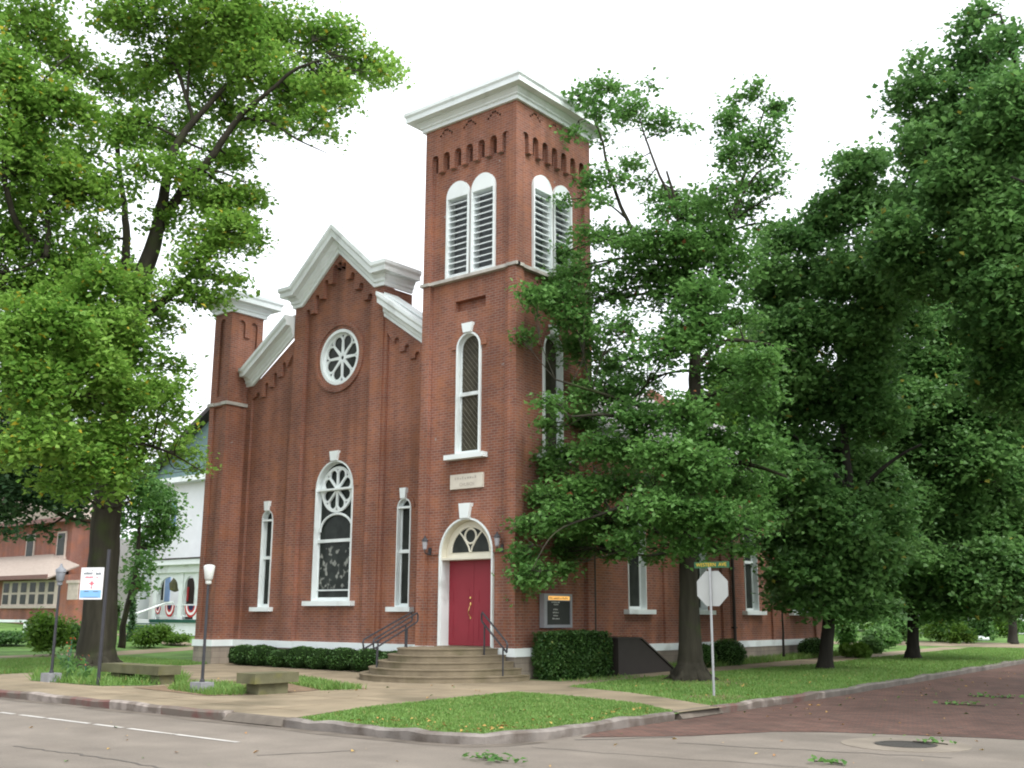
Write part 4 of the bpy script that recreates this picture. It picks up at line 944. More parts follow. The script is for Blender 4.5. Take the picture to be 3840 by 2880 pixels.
bunting(-33.5, 12.02, 2.05, .85, .62, 'red white and blue bunting left of the thick porch column'); bunting(-31.55, 12.02, 2.02, 1.15, .6, 'red white and blue bunting nearest the church corner')
bunting(-34.6, 12.02, 1.98, .5, .4, 'faded bunting behind the white stair rail')
bm = NB(); lathe(bm, (-33.55, 12.3, 2.75), [(.05, 0), (.28, .1), (.33, .45), (.15, .7), (.02, 1.0)], 12); tag(obj('hanging_basket', bm, 'bench'), 'hanging flower basket in the left arch of the white porch', 'basket')
stp = empty('porch_steps', (-34.3, 10.8, .5), 'dark green porch steps with a white sloping rail', 'steps')
for k in range(5): HB('tread', 'greentrim', [(-35.4, -33.9, 11.6-.32*k-.32, 11.6-.32*k+.02, 1.05-.14*k, 1.10-.14*k)], stp)
bm = NB(); box(bm, -35.35, -33.95, 10.1, 11.9, .35, .52); obj('stringer', bm, 'darkwood', stp)
bm = NB(); tube(bm, [(-33.75, 9.9, 1.5), (-33.75, 11.9, 2.15), (-33.2, 12.0, 2.2)], .05, 8); tube(bm, [(-33.75, 9.95, .4), (-33.75, 9.95, 1.55)], .045, 8); obj('rail', bm, 'white', stp)
bh = empty('brick_house', (-42, 12, .7), 'low brown brick house with tan porch roof and a row of white windows', 'house')
HB('wall', 'housebrick', [(-52, -36.9, 8.0, 9.4, .3, 3.6), (-50, -40.6, 10, 12.6, 3.4, 6.9), (-50, -40.6, 9.4, 12.6, .3, 3.4)], bh)
bm = NB(); pr_ = [(-52.6, 3.55), (-36.9, 3.42), (-37.5, 3.95), (-40.5, 4.05), (-43.2, 4.48), (-52.6, 4.6)]
v = [bm.verts.new(p) for p in ((-52.6, 7.1, 3.62), (-37.4, 7.1, 3.42), (-39.5, 10.0, 4.25), (-42.5, 10.0, 4.95), (-52.6, 10.0, 4.95))]; bm.faces.new(v)
w_ = [bm.verts.new(p.co-Vector((0, 0, .08))) for p in v]; bm.faces.new(w_[::-1])
for i in range(5): bm.faces.new((v[i], v[(i+1) % 5], w_[(i+1) % 5], w_[i]))
obj('porch_roof', bm, 'tanroof', bh)
HB('fascia', 'brownfascia', [(-52.6, -37.4, 7.06, 7.12, 3.38, 3.60)], bh)
bm = NB(); plate(bm, Fr('y', 9.3), [(-51, 6.9), (-40.1, 6.9), (-42.6, 8.6), (-51, 8.8)], [], 0, 3.5); obj('roof', bm, 'tanroof', bh)
HB('roof_fascia', 'brownfascia', [(-51.2, -40.0, 9.24, 9.3, 6.68, 6.92)], bh)
wn = HB('window_row', 'beigetrim', [(-43.9, -37.75, 7.93, 8.0, 2.0, 3.34), (-43.95, -37.7, 7.85, 8.0, 1.86, 2.0)], bh)
for k in range(6):
    x = -43.75+k*1.0
    for z in (2.08, 2.72): HB('pane', 'darkglass', [(x, x+.62, 7.915, 7.935, z, z+.52)], wn)
for x in (-45.2, -41.6):
    o = HB('window', 'beigetrim', [(x-.5, x+.5, 9.93, 10.0, 4.75, 6.2), (x-.6, x+.6, 9.85, 10.0, 4.6, 4.75)], bh); HB('pane', 'darkglass', [(x-.38, x+.38, 9.91, 9.935, 4.85, 6.1)], o)
o = HB('window', 'beigetrim', [(-36.75, -35.75, 7.94, 8.0, 2.3, 3.15), (-36.85, -35.7, 7.88, 8.0, 3.15, 3.3)], bh)
wr_ = empty('white_railing', (-32.5, 3, .5), 'low white wooden railing in front of the brick house', 'railing')
HB('top_rail', 'white', [(-37, -30.95, 2.95, 3.07, 1.18, 1.30)], wr_); HB('post', 'white', [(-31.2, -31.03, 2.94, 3.08, .4, 1.18)], wr_); HB('post', 'white', [(-35.0, -34.83, 2.94, 3.08, .4, 1.18)], wr_)
# far things on the right
bn = empty('wheelie_bin', (-1.2, 42, .35), 'dark green rubbish container on the verge across the alley', 'container')
HB('body', 'bin', [(-2.2, -.9, 41.5, 42.6, .3, 1.35)], bn, bevel=.03); HB('lid', 'bin', [(-2.3, -.8, 41.4, 42.7, 1.35, 1.44)], bn, bevel=.02)
bm = NB(); lathe(bm, (-.55, 41.2, .34), [(.25, 0), (.34, .08), (.32, .2), (.12, .28), (.05, .27)], 12); o = obj('rubbish_bag', bm, 'whitebag', smooth=True); o.scale = (1.5, 1, 1); tag(o, 'small white plastic bag lying right of the green container', 'bag'); o.location = (.3, 0, 0)
gh = empty('white_garage', (-2, 60, .5), 'white sided outbuilding half hidden behind the street trees', 'building')
HB('wall', 'siding', [(-7, 0.2, 58, 66, .4, 2.9)], gh); bm = NB(); plate(bm, Fr('y', 57.6), [(-7.4, 2.85), (.6, 2.85), (-3.4, 4.6)], [], 0, 8.8); obj('roof', bm, 'roof', gh)
HB('door', 'signback', [(-6.2, -3.8, 57.95, 58.0, .4, 2.4)], gh)
# ------------------------------------------------------------------ trees: limbs and leaf sprays
def curve(pts, sub=5):
    P = [np.array(p, float) for p in pts]; out = []
    for i in range(len(P)-1):
        p0, p1, p2, p3 = P[max(i-1, 0)], P[i], P[i+1], P[min(i+2, len(P)-1)]
        for k in range(sub):
            t = k/sub; out.append(.5*((2*p1)+(-p0+p2)*t+(2*p0-5*p1+4*p2-p3)*t*t+(-p0+3*p1-3*p2+p3)*t**3))
    out.append(P[-1]); return np.array(out)
class Tree:
    def __init__(s, name, label, cat, d, group=None, bark='bark', seed=1):
        s.rg = np.random.default_rng(seed); s.d = d; s.bm = NB(); s.nodes = []; s.leaves = []; s.bark = bark; s.info = (name, label, cat, group); s.base = None
    def limb(s, pts, off=0, off1=None, n=8):
        # pts: photo pixels with radius (x, y, r); off/off1: how far nearer (-) or farther (+) the limb starts and ends
        off1 = off if off1 is None else off1; q = []
        for i, (x, y, r) in enumerate(pts):
            p = at(x, y, s.d+off+(off1-off)*i/max(1, len(pts)-1)); q.append((p.x, p.y, p.z, r))
        s.limb3(q, n)
    def limb3(s, q, n=8, sub=5):
        c = curve(q, sub); w_ = s.rg.normal(size=(len(c), 3))*np.where(c[:, 3:4] > .18, c[:, 3:4]*.025, c[:, 3:4]*.10); w_[0] = 0
        tube(s.bm, [Vector(a[:3]+b) for a, b in zip(c, w_)], [max(.006, a[3]) for a in c], n)
        for a in c: s.nodes.append(a)
        if s.base is None: s.base = c[0][:3]
    def crown(s, clusters, dens, size, spray=.42, nper=14, up=.55, dr=.8, doff=0, twigs=True, droop=.15):
        rg = s.rg; ppm = FPX/S_/s.d
        for cl in clusters:
            x, y, rx, ry = cl[:4]; k = cl[4] if len(cl) > 4 else 1.0; dd = cl[5] if len(cl) > 5 else rg.uniform(-1, 1)*2.0
            c = np.array(at(x, y, s.d+doff+dd)); Rx, Ry = rx/ppm, ry/ppm; Rd = (Rx+Ry)/2*dr
            nt_ = max(2, int(dens*k*rx*ry*math.pi/nper))
            vr = np.array((_r0.x, _r0.y, 0)); vf = np.array((-math.sin(YAW), math.cos(YAW), 0))
            u_ = rg.normal(size=(nt_, 3)); u_ /= np.linalg.norm(u_, axis=1)[:, None]; u_ *= rg.uniform(.15, 1, nt_)[:, None]**.45
            nl = 4; lc = rg.normal(size=(nl, 3)); lc /= np.linalg.norm(lc, axis=1)[:, None]; lc *= rg.uniform(.25, .75, nl)[:, None]; li = rg.integers(0, nl, nt_)
            ls = rg.uniform(.45, .8, nl)[li][:, None]; q_ = lc[li]+u_*ls*np.array((1, 1, .72)); q_[:, 2] -= .15*(q_[:, 0]**2+q_[:, 1]**2)-.07
            un = rg.random(nt_) < .45; q_[un] = u_[un]*rg.uniform(.8, 1.12, un.sum())[:, None]
            T = c + q_[:, :1]*Rx*vr + q_[:, 1:2]*Rd*vf + q_[:, 2:]*Ry*np.array((0, 0, 1.))
            T[:, 2] = np.maximum(T[:, 2], .4)
            if twigs and s.nodes:
                nd = np.array(s.nodes); dist = np.linalg.norm((nd[:, :3]-c)*np.array((1, 1, 1.3)), axis=1)+np.maximum(0, nd[:, 2]-c[2])*.6
                i = int(np.argmin(dist)); a = nd[i]; r0 = min(a[3]*.6, .05)
                m_ = (a[:3]+c)/2+rg.normal(size=3)*.15*np.linalg.norm(c-a[:3])*.4
                q = curve([(*a[:3], r0), (*m_, r0*.7), (*c, r0*.4)], 3)
                if np.linalg.norm(c-a[:3]) > .5: tube(s.bm, [Vector(z[:3]) for z in q], [max(.005, z[3]) for z in q], 5)
                base = [c, q[len(q)//2][:3]]
                for t in T[rg.permutation(nt_)[:max(2, nt_//4)]]:
                    b = base[0] if rg.random() < .7 else base[1]; mm = (b+t)/2+rg.normal(size=3)*.12
                    tube(s.bm, [Vector(b), Vector(mm), Vector(t)], [.014, .009, .004], 4, cap=False)
            n = nt_*nper; idx = np.repeat(np.arange(nt_), nper)
            o = rg.normal(size=(n, 3)); o[:, 2] *= .45; tilt = rg.normal(size=(nt_, 2))*.5
            o[:, 2] += (o[:, 0]*tilt[idx, 0]+o[:, 1]*tilt[idx, 1])*.6
            P = T[idx]+o*spray*.55; P[:, 2] -= droop*np.linalg.norm(o[:, :2], axis=1)*spray*.5
            s.leaves.append((P, size, up))
    def build(s, leaf):
        name, label, cat, group = s.info; b = s.base if s.base is not None else s.leaves[0][0].mean(0)
        e = empty(name, tuple(float(v) for v in b), label, cat, group)
        if len(s.bm.verts): obj('trunk', s.bm, s.bark, e, smooth=True)
        q = np.concatenate([leaf_quads(P, sz, up) for P, sz, up in s.leaves]); q[:, :, 2] = np.maximum(q[:, :, 2], .06)
        quads('crown', q, leaf, e); return e
# the big maple left of the church
t = Tree('maple_tree', 'big maple with yellowing pale green leaves and thick dark trunk, left of the church', 'tree', 33.2, seed=11)
t.limb([(203, 1456, .8), (207, 1425, .58), (211, 1380, .51), (221, 1250, .44), (231, 1100, .40), (241, 960, .37), (258, 800, .35), (275, 690, .31)], n=14)
for k in range(7):
    a = k*.9; p = at(203, 1452, 33.2); t.limb3([(p.x+.35*math.cos(a), p.y+.35*math.sin(a), .45, .16), (p.x+.65*math.cos(a), p.y+.65*math.sin(a), .14, .13), (p.x+1.0*math.cos(a), p.y+1.0*math.sin(a), -.05, .06)], 6)
t.limb([(275, 690, .31), (298, 620, .28), (329, 537, .25), (345, 470, .18), (354, 417, .16), (379, 317, .13), (440, 240, .09), (496, 179, .07), (560, 150, .04), (640, 120, .02)], 0, -2)
t.limb([(333, 520, .2), (352, 480, .16), (387, 421, .15), (417, 383, .13), (462, 333, .11), (512, 258, .09), (583, 196, .06), (646, 146, .05), (740, 120, .02)], 0, -3.5)
t.limb([(512, 258, .07), (580, 262, .05), (640, 300, .03), (705, 330, .012)], -2, -3)
t.limb([(262, 760, .2), (300, 690, .16), (375, 633, .13), (458, 542, .09), (496, 490, .05), (530, 500, .02)], 0, -1.5)
t.limb([(272, 700, .2), (271, 640, .15), (271, 583, .14), (273, 500, .12), (267, 430, .09), (255, 330, .06), (262, 230, .03)], 0, 2)
t.limb([(250, 800, .2), (200, 770, .15), (100, 745, .12), (0, 748, .08)], 0, -2); t.limb([(245, 860, .14), (160, 850, .1), (60, 860, .07), (-60, 880, .05)], 0, -3)
t.limb([(255, 780, .22), (190, 660, .18), (100, 555, .15), (42, 490, .1), (12, 400, .08), (8, 310, .05)], 0, -1)
t.limb([(100, 555, .1), (104, 490, .07), (95, 420, .05)], -1, -1); t.limb([(20, 270, .06), (70, 215, .05), (105, 160, .04), (150, 120, .02)], -1, -1.5)
t.limb([(420, 270, .06), (396, 190, .06), (372, 125, .05), (345, 90, .03), (305, 78, .02)], -1, -1); t.limb([(405, 210, .05), (412, 100, .03), (430, 20, .02)], -1, -1)
t.limb([(238, 1000, .06), (290, 960, .05), (360, 975, .035), (440, 1020, .012)], 0, -1.5)
CL = [(50,60,95,85),(150,120,70,60,.8),(110,215,85,60),(40,250,70,80),(190,255,55,55,.6),(60,385,90,70),(150,430,80,60),(230,410,55,65,.7),
 (330,40,110,50,.9),(470,40,115,60),(600,60,110,65),(715,70,75,60),(790,135,60,50),(700,160,85,55),(560,140,95,65),(430,130,85,60,.9),(320,150,60,60,.7),
 (835,155,38,35,.8),(640,225,75,35,.9),(740,215,45,30,.8),(700,290,55,22,.55),(610,265,55,25,.5),(500,265,65,45,.8),(400,255,60,60,.7),(290,270,60,60,.7),
 (490,335,60,38,.7),(385,365,55,45,.7),(305,365,40,50,.6),(530,395,30,18,.4),(440,435,80,45,.7),(540,425,50,22,.5),(350,470,50,40,.7),(265,300,40,60,.6),
 (485,500,70,45,.7),(420,560,70,45,.7),(540,525,40,22,.5),(60,500,100,70),(160,560,80,70),(60,620,100,60),(170,660,90,60),(280,600,40,60,.7),
 (60,740,100,60),(180,760,100,60),(290,760,60,55),(350,690,50,45,.8),(90,850,110,60),(210,860,90,60),(300,850,60,45),(365,780,35,30,.6),(330,930,60,38,.8),(400,970,45,28,.7),(432,1010,26,18,.7),
 (200,955,100,45),(80,960,80,45,.8),(300,985,50,35,.8),(225,1030,45,26,.7),(150,1045,45,26,.6),(400,620,60,38,.7),(480,600,50,26,.5),(360,830,38,26,.6),(385,890,34,20,.5),(20,160,60,60),(520,90,90,50),
 (250,40,60,40,.5),(220,170,60,50,.4),(470,200,80,50,.7),(-60,200,90,200,.5),(-60,600,90,220,.5),(330,-60,300,60,.5),(478,640,36,18,.7,-1.5),(440,655,30,18,.6,-1.5),(500,605,30,14,.5,-1.5),(120,360,60,40,.6)]
CL += [(240,700,70,50,1.1,-3),(200,800,80,50,1.2,-3.5),(270,850,60,45,1.2,-3),(230,930,60,40,1.2,-3),(190,1000,60,34,1.2,-3.5),(255,1010,40,30,1.1,-3),(250,1060,30,20,.8,-3),(60,820,90,60,1.2,-4),(90,950,90,50,1.2,-4),(120,700,80,50,1.1,-4),(300,620,50,50,.8,-2.5),(230,590,50,50,.9,-3),(340,860,50,36,.9,-2),(40,700,80,60,1,-4),(140,1050,60,26,.9,-3),(400,930,30,20,.6,-2)]
CL += [(470,430,70,44,.8,-1),(540,425,44,22,.7,-1),(500,490,60,40,.8,-1),(560,515,28,16,.6,-1),(440,520,60,40,.8,-1),(560,250,60,36,.8,-2),(640,200,70,40,.9,-2),(720,180,60,36,.9,-3),(690,250,50,24,.7,-3),(500,340,60,36,.7,-1),(430,380,50,36,.7,0),(360,300,50,44,.7,1),(300,190,60,50,.7,1),(60,330,80,60,.8,0),(400,120,70,50,.8,-1),(160,330,60,60,.7,1),(200,510,50,50,.8,1)]
CL = [(a, b, c, d, max(.7, e[0]) if e else 1, *e[1:]) for a, b, c, d, *e in CL]
t.crown(CL, .13, .15, .40, nper=11)
t.build('maple')
# pin oak in front of the side wall
t = Tree('oak_tree', 'tall green oak hiding the side of the belfry tower, trunk right behind the stop sign', 'tree', 28.4, seed=21)
t.limb([(1494, 1472, .60), (1492, 1440, .37), (1491, 1400, .305), (1489, 1320, .265), (1487, 1200, .235), (1488, 1080, .22), (1492, 960, .2), (1498, 860, .18), (1503, 760, .15), (1500, 680, .12), (1488, 600, .10), (1470, 520, .08), (1460, 440, .05), (1440, 370, .03)], n=12)
for k in range(6):
    a = .4+k*1.05; p = at(1494, 1468, 28.4); t.limb3([(p.x+.22*math.cos(a), p.y+.22*math.sin(a), .4, .11), (p.x+.45*math.cos(a), p.y+.45*math.sin(a), .12, .09), (p.x+.8*math.cos(a), p.y+.8*math.sin(a), -.05, .04)], 6)
t.limb([(1490, 640, .09), (1420, 560, .07), (1370, 500, .06), (1335, 430, .05), (1310, 350, .04), (1300, 300, .03), (1270, 230, .02)], 0, -1.0)
t.limb([(1480, 570, .07), (1465, 470, .05), (1425, 380, .04), (1395, 300, .03), (1380, 250, .015)], 0, .5)
t.limb([(1500, 700, .10), (1545, 600, .08), (1580, 480, .06), (1600, 400, .05), (1625, 330, .03), (1650, 240, .02)], 0, .5); t.limb([(1575, 500, .05), (1600, 430, .04), (1640, 370, .03), (1690, 350, .012)], .3, .8)
for pts, o in (([(1497, 880, .1), (1400, 880, .06), (1300, 850, .04), (1200, 820, .02)], -2), ([(1490, 1000, .1), (1400, 960, .07), (1330, 900, .05), (1230, 900, .02)], -2.5), ([(1488, 1090, .09), (1400, 1080, .06), (1300, 1110, .04), (1200, 1150, .02), (1150, 1230, .01)], -3), ([(1500, 800, .09), (1560, 740, .07), (1640, 740, .04), (1720, 760, .02)], 1), ([(1496, 870, .09), (1580, 840, .06), (1680, 850, .03)], -1), ([(1490, 1010, .09), (1600, 1000, .06), (1700, 1030, .03)], -1), ([(1490, 1120, .07), (1560, 1130, .05), (1640, 1150, .02)], -2), ([(1488, 1150, .06), (1420, 1150, .045), (1380, 1090, .03)], -1.5), ([(1488, 1180, .05), (1400, 1200, .03), (1330, 1180, .02)], -2)):
    t.limb(pts, 0, o)
CL = [(1255,205,34,36,.8),(1310,190,42,32,.8),(1360,235,52,42,.8),(1400,192,20,16,.6),(1420,265,55,30,.8),(1470,272,28,16,.6),(1290,235,40,26,.7),(1300,300,24,30,.35),
 (1365,345,34,34,.6),(1340,390,30,28,.6),(1395,400,36,26,.5),(1240,290,46,18,.5),(1262,390,42,34,.7),(1215,432,30,20,.6),(1295,430,36,24,.5),(1300,360,22,20,.4),
 (1637,195,26,32,.8),(1665,240,36,32,.8),(1580,265,45,42,.9),(1650,300,55,50,.9),(1585,340,50,50,.8),(1680,350,30,18,.5),(1700,372,24,14,.5),(1640,400,60,34,.8),(1690,410,20,12,.5),(1560,420,50,40,.7),(1610,455,50,34,.7),(1665,480,44,14,.45),
 (1470,470,70,40,.8),(1430,520,110,50),(1560,510,70,45,.9),(1330,520,70,36,.8),(1275,505,40,30,.7),(1500,560,110,55),(1400,590,100,50,.9),(1600,570,60,45,.8),(1220,545,40,28,.9),(1250,600,60,40,1),
 (1165,600,42,32,1.2),(1215,640,60,42,1.1),(1150,640,36,30,1.2),(1160,700,44,36,1.2),(1245,690,60,40,1.1),(1135,725,26,18,1),(1310,640,60,40,.8),(1330,710,60,40,.8),(1460,640,90,50,.9),(1550,640,70,45,.9),
 (1250,760,60,40,1.1),(1320,780,70,40,.9),(1500,720,70,40,.8),(1590,700,60,40,.8),(1380,830,60,36,.8),(1300,850,90,44,1.1),(1220,835,50,28,1),(1195,870,40,24,1),(1250,910,66,36,1.1),(1185,920,36,20,1),(1380,900,80,44,1),(1560,800,90,46,.9),(1640,780,60,40,.9),(1620,860,80,46,1),(1530,880,60,44,.9),
 (1300,970,80,40,1.1),(1230,985,60,34,1.1),(1190,1010,36,20,1),(1400,980,70,40,1),(1340,1050,90,44,1.1),(1250,1060,80,44,1.2),(1170,1075,44,24,1.1),(1140,1080,26,18,1),(1540,960,90,50,1),(1630,950,70,50,1),(1450,1060,70,46,1),(1560,1050,100,50,1.1),(1650,1040,60,44,1),
 (1210,1120,70,38,1.2),(1310,1130,90,40,1.2),(1150,1140,50,26,1.2),(1130,1195,30,26,1.2),(1175,1185,56,34,1.2),(1250,1180,70,32,1.2),(1330,1180,60,30,1),(1135,1245,30,24,1.1),(1170,1240,44,28,1.1),(1128,1275,18,16,.9),(1220,1230,34,18,.8),(1420,1140,70,36,1),(1500,1130,60,34,1),(1580,1130,70,40,1.1),(1640,1110,50,40,1),(1440,1190,44,20,.8),(1540,1185,40,20,.8),(1600,1180,40,24,.9)]
CL = [(a, b, c, d, (e[0] if e else 1)) for a, b, c, d, *e in CL]
CL += [(1480,430,50,34,.8),(1530,450,60,36,.8),(1430,430,44,30,.7),(1590,215,28,26,.5),(1480,900,60,54,1,-2.5),(1495,1010,80,54,1.2,-2.6),(1500,1110,80,44,1.1,-2.6),(1450,760,80,50,1,-2.2),(1520,640,60,50,.9,-2),(1430,980,60,44,1.1,-3),(1550,1120,60,40,1,-2.4),(1480,1170,50,24,.9,-2.2),(1400,1090,60,40,1,-3),(1350,1170,50,24,.9,-2.5),(1500,700,70,50,1,-2)]
t.crown(CL, .125, .125, .31, nper=12)
t.build('oak')
# street trees along the brick side street
t = Tree('street_tree', 'leaning dark street tree nearest the church side wall, left of the straight black trunk', 'tree', 34.4, 'dark street trees by the brick street', 'bark2', seed=31)
t.limb([(1782, 1450, .31), (1784, 1420, .22), (1787, 1380, .2), (1795, 1310, .18), (1812, 1240, .17), (1830, 1160, .17), (1835, 1060, .14), (1825, 950, .12), (1815, 820, .1), (1810, 700, .08), (1815, 560, .06), (1830, 440, .03)], n=10)
t.limb([(1795, 1320, .14), (1815, 1290, .12), (1840, 1270, .08), (1870, 1260, .04)], 0, 1)
for pts, o in (([(1835, 1060, .09), (1760, 980, .06), (1690, 920, .03)], -2), ([(1830, 1150, .09), (1760, 1110, .06), (1680, 1120, .03)], -2), ([(1822, 900, .08), (1740, 780, .05), (1680, 640, .03), (1650, 540, .015)], -1), ([(1835, 1080, .09), (1920, 1000, .06), (1990, 960, .03)], -1), ([(1812, 760, .07), (1880, 640, .05), (1930, 560, .02)], -1), ([(1820, 1200, .07), (1740, 1230, .04), (1670, 1260, .02)], -2)): t.limb(pts, 0, o)
CL = [(1640,510,24,24,.7),(1700,520,50,40),(1680,580,40,36,.8),(1760,500,60,50),(1690,640,60,50),(1760,590,80,60,1.1),(1850,450,90,70,1.1),(1850,370,60,40),(1900,350,40,26,.8),(1820,350,24,20,.7),(1750,710,110,60,1.1),(1850,590,100,80,1.1),(1930,440,50,50),(1680,740,50,50,.7),
 (1700,820,100,60,1.1),(1820,850,120,80,1.1),(1850,720,80,60,1),(1700,940,90,60,1.1),(1800,980,120,70,1.2),(1740,1080,100,60,1.2),(1850,1090,120,60,1.2),(1780,1170,120,50,1.2),(1700,1170,60,36,1),(1720,1245,50,34,1.1),(1800,1250,80,36,1.1),(1880,1200,80,40,1.1),(1740,1300,40,14,.5),(1660,1000,50,50,1)]
CL += [(1770,1312,60,16,1),(1850,1318,60,16,1),(1700,1300,36,14,.8),(1900,1310,50,18,1),(1650,620,40,40,.9),(1660,700,40,40,.9),(1655,800,40,40,.9),(1640,560,30,26,.7),(1700,780,60,50,1),(1960,600,60,50,1.1),(1960,700,60,50,1.1),(1715,1235,54,40,1.2),(1740,1285,50,22,1),(1790,1285,60,22,1.2),(1850,1270,60,30,1.3),(1850,1200,70,50,1.3),(1890,1130,70,50,1.3),(1900,1040,70,60,1.3),(1700,700,70,60,1.2),(1760,860,80,60,1.3),(1660,880,50,50,1),(1880,800,60,60,1.2),(1890,900,70,60,1.2),(1650,1100,44,40,1),(1900,680,60,60,1.1),(1750,1220,60,40,1.2,-2.5),(1800,1120,80,50,1.3,-3),(1720,1010,70,50,1.2,-3)]
CL = [(a, b, c, d, (e[0] if e else 1), *e[1:]) for a, b, c, d, *e in CL]
t.crown(CL, .19, .17, .42, nper=16); t.build('dark')
t = Tree('street_tree', 'street tree with the straight black trunk on the grass strip, right of the leaning tree', 'tree', 42, 'dark street trees by the brick street', 'bark2', seed=41)
t.limb([(1972, 1424, .36), (1972, 1400, .24), (1972, 1350, .2), (1973, 1280, .19), (1976, 1200, .18), (1985, 1080, .18), (1995, 950, .14), (2000, 820, .1), (2010, 700, .06)], n=10)
for pts, o in (([(1985, 1120, .1), (2060, 1050, .07), (2150, 1040, .03)], -1), ([(1978, 1180, .1), (1920, 1150, .06), (1870, 1150, .03)], -1), ([(1995, 950, .08), (2080, 850, .05), (2140, 790, .02)], -2), ([(1990, 1000, .08), (1930, 900, .05), (1890, 850, .02)], 0)): t.limb(pts, 0, o)
CL = [(1950,660,90,60,1),(2060,690,90,60,1),(2000,780,110,60,1.1),(2110,800,90,60,1),(1930,890,90,60,1),(2050,900,110,60,1.1),(2160,930,70,70,1),(1950,1020,110,60,1.1),(2070,1040,110,60,1.1),(2170,1060,60,60,1),(1980,1130,100,50,1.2),(2090,1150,90,45,1.1),(1900,1190,80,40,1.1),(2000,1215,80,30,1.1),(2080,1220,60,24,.9),(1940,1240,50,16,.7),(2140,1190,50,30,.9)]
CL += [(2000,870,90,70,1.3),(2110,700,90,70,1.2),(2100,980,90,60,1.3),(2000,960,90,60,1.3),(2180,860,70,70,1.2),(1940,800,70,60,1.2),(2180,980,60,60,1.2),(1960,1080,80,50,1.3),(2060,1120,90,50,1.3),(2150,1130,70,50,1.2),(1980,1200,90,40,1.3),(2080,1200,80,40,1.3),(2200,1200,40,50,1.1),(2000,1318,70,16,1),(2090,1318,70,16,1),(2180,1316,60,16,1),(1860,1300,60,24,1.1),(1960,1300,60,22,1),(2050,1302,70,22,1.1),(2140,1305,60,22,1.1),(2200,1295,40,30,1.1),(1860,1270,70,26,1.1),(1950,1268,60,22,1.1),(2040,1262,60,26,1.1),(2110,1262,60,30,1.1),(2180,1250,60,40,1.1),(1830,1300,40,14,.8),(2150,1290,50,16,.7),(2060,1290,40,12,.6),(2210,1130,40,70,1)]
t.crown(CL, .19, .19, .5, nper=16); t.build('dark')
t = Tree('street_tree', 'farthest street tree at the right edge, slim brown trunk and light green leaves', 'tree', 60, 'dark street trees by the brick street', 'bark2', seed=51)
t.limb([(2188, 1390, .3), (2188, 1370, .22), (2187, 1330, .2), (2187, 1270, .19), (2190, 1180, .22), (2195, 1080, .14), (2200, 980, .07)], n=8)
t.crown([(2180,1150,60,50,1),(2120,1170,60,40,.9),(2220,1090,60,60,1),(2150,1060,70,60,1),(2200,1230,50,30,1),(2130,1240,40,22,.7),(2230,1000,60,60,1),(2120,960,80,70,1),(2190,1270,26,14,.6)], .14, .22, .6, nper=16); t.build('bright')
t = Tree('overhanging_tree', 'large tree reaching in from the upper right corner over the brick street', 'tree', 31, None, 'bark2', seed=61)
t.limb3([(18.6, 8.5, -.1, .55), (18.5, 8.5, .6, .42), (18.4, 8.4, 3, .36), (18.0, 8.2, 6, .32), (17.2, 8.0, 8.5, .26)], 10)
for pts, o0, o1, in (([(2420, 900, .2), (2300, 700, .14), (2180, 620, .1), (2100, 560, .08), (2000, 545, .05), (1930, 540, .02)], 1, 0), ([(2400, 800, .16), (2280, 520, .11), (2180, 380, .08), (2090, 290, .06), (2020, 200, .02)], 1, 0), ([(2380, 700, .14), (2280, 350, .1), (2200, 150, .07), (2160, 30, .03)], 1, 0), ([(2200, 480, .07), (2110, 470, .05), (2010, 420, .02)], .5, 0)):
    t.limb(pts, o0, o1)
t.limb3([(17.2, 8.0, 8.5, .26), tuple(at(2420, 900, 32))+(.2,)], 8); t.limb3([(17.2, 8.0, 8.5, .26), tuple(at(2400, 800, 32))+(.18,)], 8); t.limb3([(17.2, 8.0, 8.5, .26), tuple(at(2380, 700, 32))+(.16,)], 8)
CL = [(1960,205,42,40,.8),(1975,135,26,22,.5),(2000,170,40,34,.7),(2050,270,80,70,1.1),(2110,140,60,60,1),(2180,250,80,90,1.1),(2000,330,60,50,1.1),(2100,380,100,80,1.2),(2190,450,80,90,1.2),(1990,440,80,60,1.1),(2110,530,100,60,1.2),(1950,530,80,50,1.1),(2200,600,70,60,1.1),(2085,60,26,36,.7),(2110,25,32,22,.7),(2170,90,50,36,.5),(2020,265,40,40,.9),(1930,480,40,36,.8),(2060,600,90,50,1.1),(2200,330,70,80,1.1),(2190,170,60,40,.7),(2060,200,40,34,.8),(1985,285,30,26,.6),(2200,700,60,50,1)]
CL += [(2180,760,60,60,1.1,1),(2150,830,70,50,1.1,1),(2200,860,50,60,1,1),(2170,620,70,60,1.1),(2150,520,90,60,1.2),(2060,450,80,50,1.2),(2190,380,60,60,1.2),(2100,600,90,60,1.2),(1990,600,70,50,1),(2200,680,60,60,1.2),(2150,700,80,50,1),(2120,300,70,50,1.1),(2060,330,70,50,1.1)]
t.crown(CL, .18, .17, .48, nper=16)
for k in range(60):                         # unseen rest of its crown past the right edge, spread to shade the street
    a = k*2.4; rr_ = 10.0*math.sqrt((k+.5)/60); c = np.array((19.0+.62*rr_*math.cos(a), 1.0+1.05*rr_*math.sin(a), 12+5*math.sin(k*1.7)*(1-rr_/9)-rr_*.25)); T = c+t.rg.normal(size=(46, 3))*np.array((1.0, 1.0, .5))
    v = T-np.array(CAMP); keep = (v@np.array(_r))/(v@np.array(_f)) > .60; keep &= np.linalg.norm(v[:, :2], axis=1) > 17; T = T[keep]
    if len(T):
        idx = np.repeat(np.arange(len(T)), 14); o = t.rg.normal(size=(len(idx), 3))*np.array((.3, .3, .14)); t.leaves.append((T[idx]+o, .2, .55))
    t.limb3([(17.2, 8.0, 8.5, .12), tuple((c+np.array((17.2, 8, 8.5)))/2)+(.07,), (*c, .02)], 5, 2)
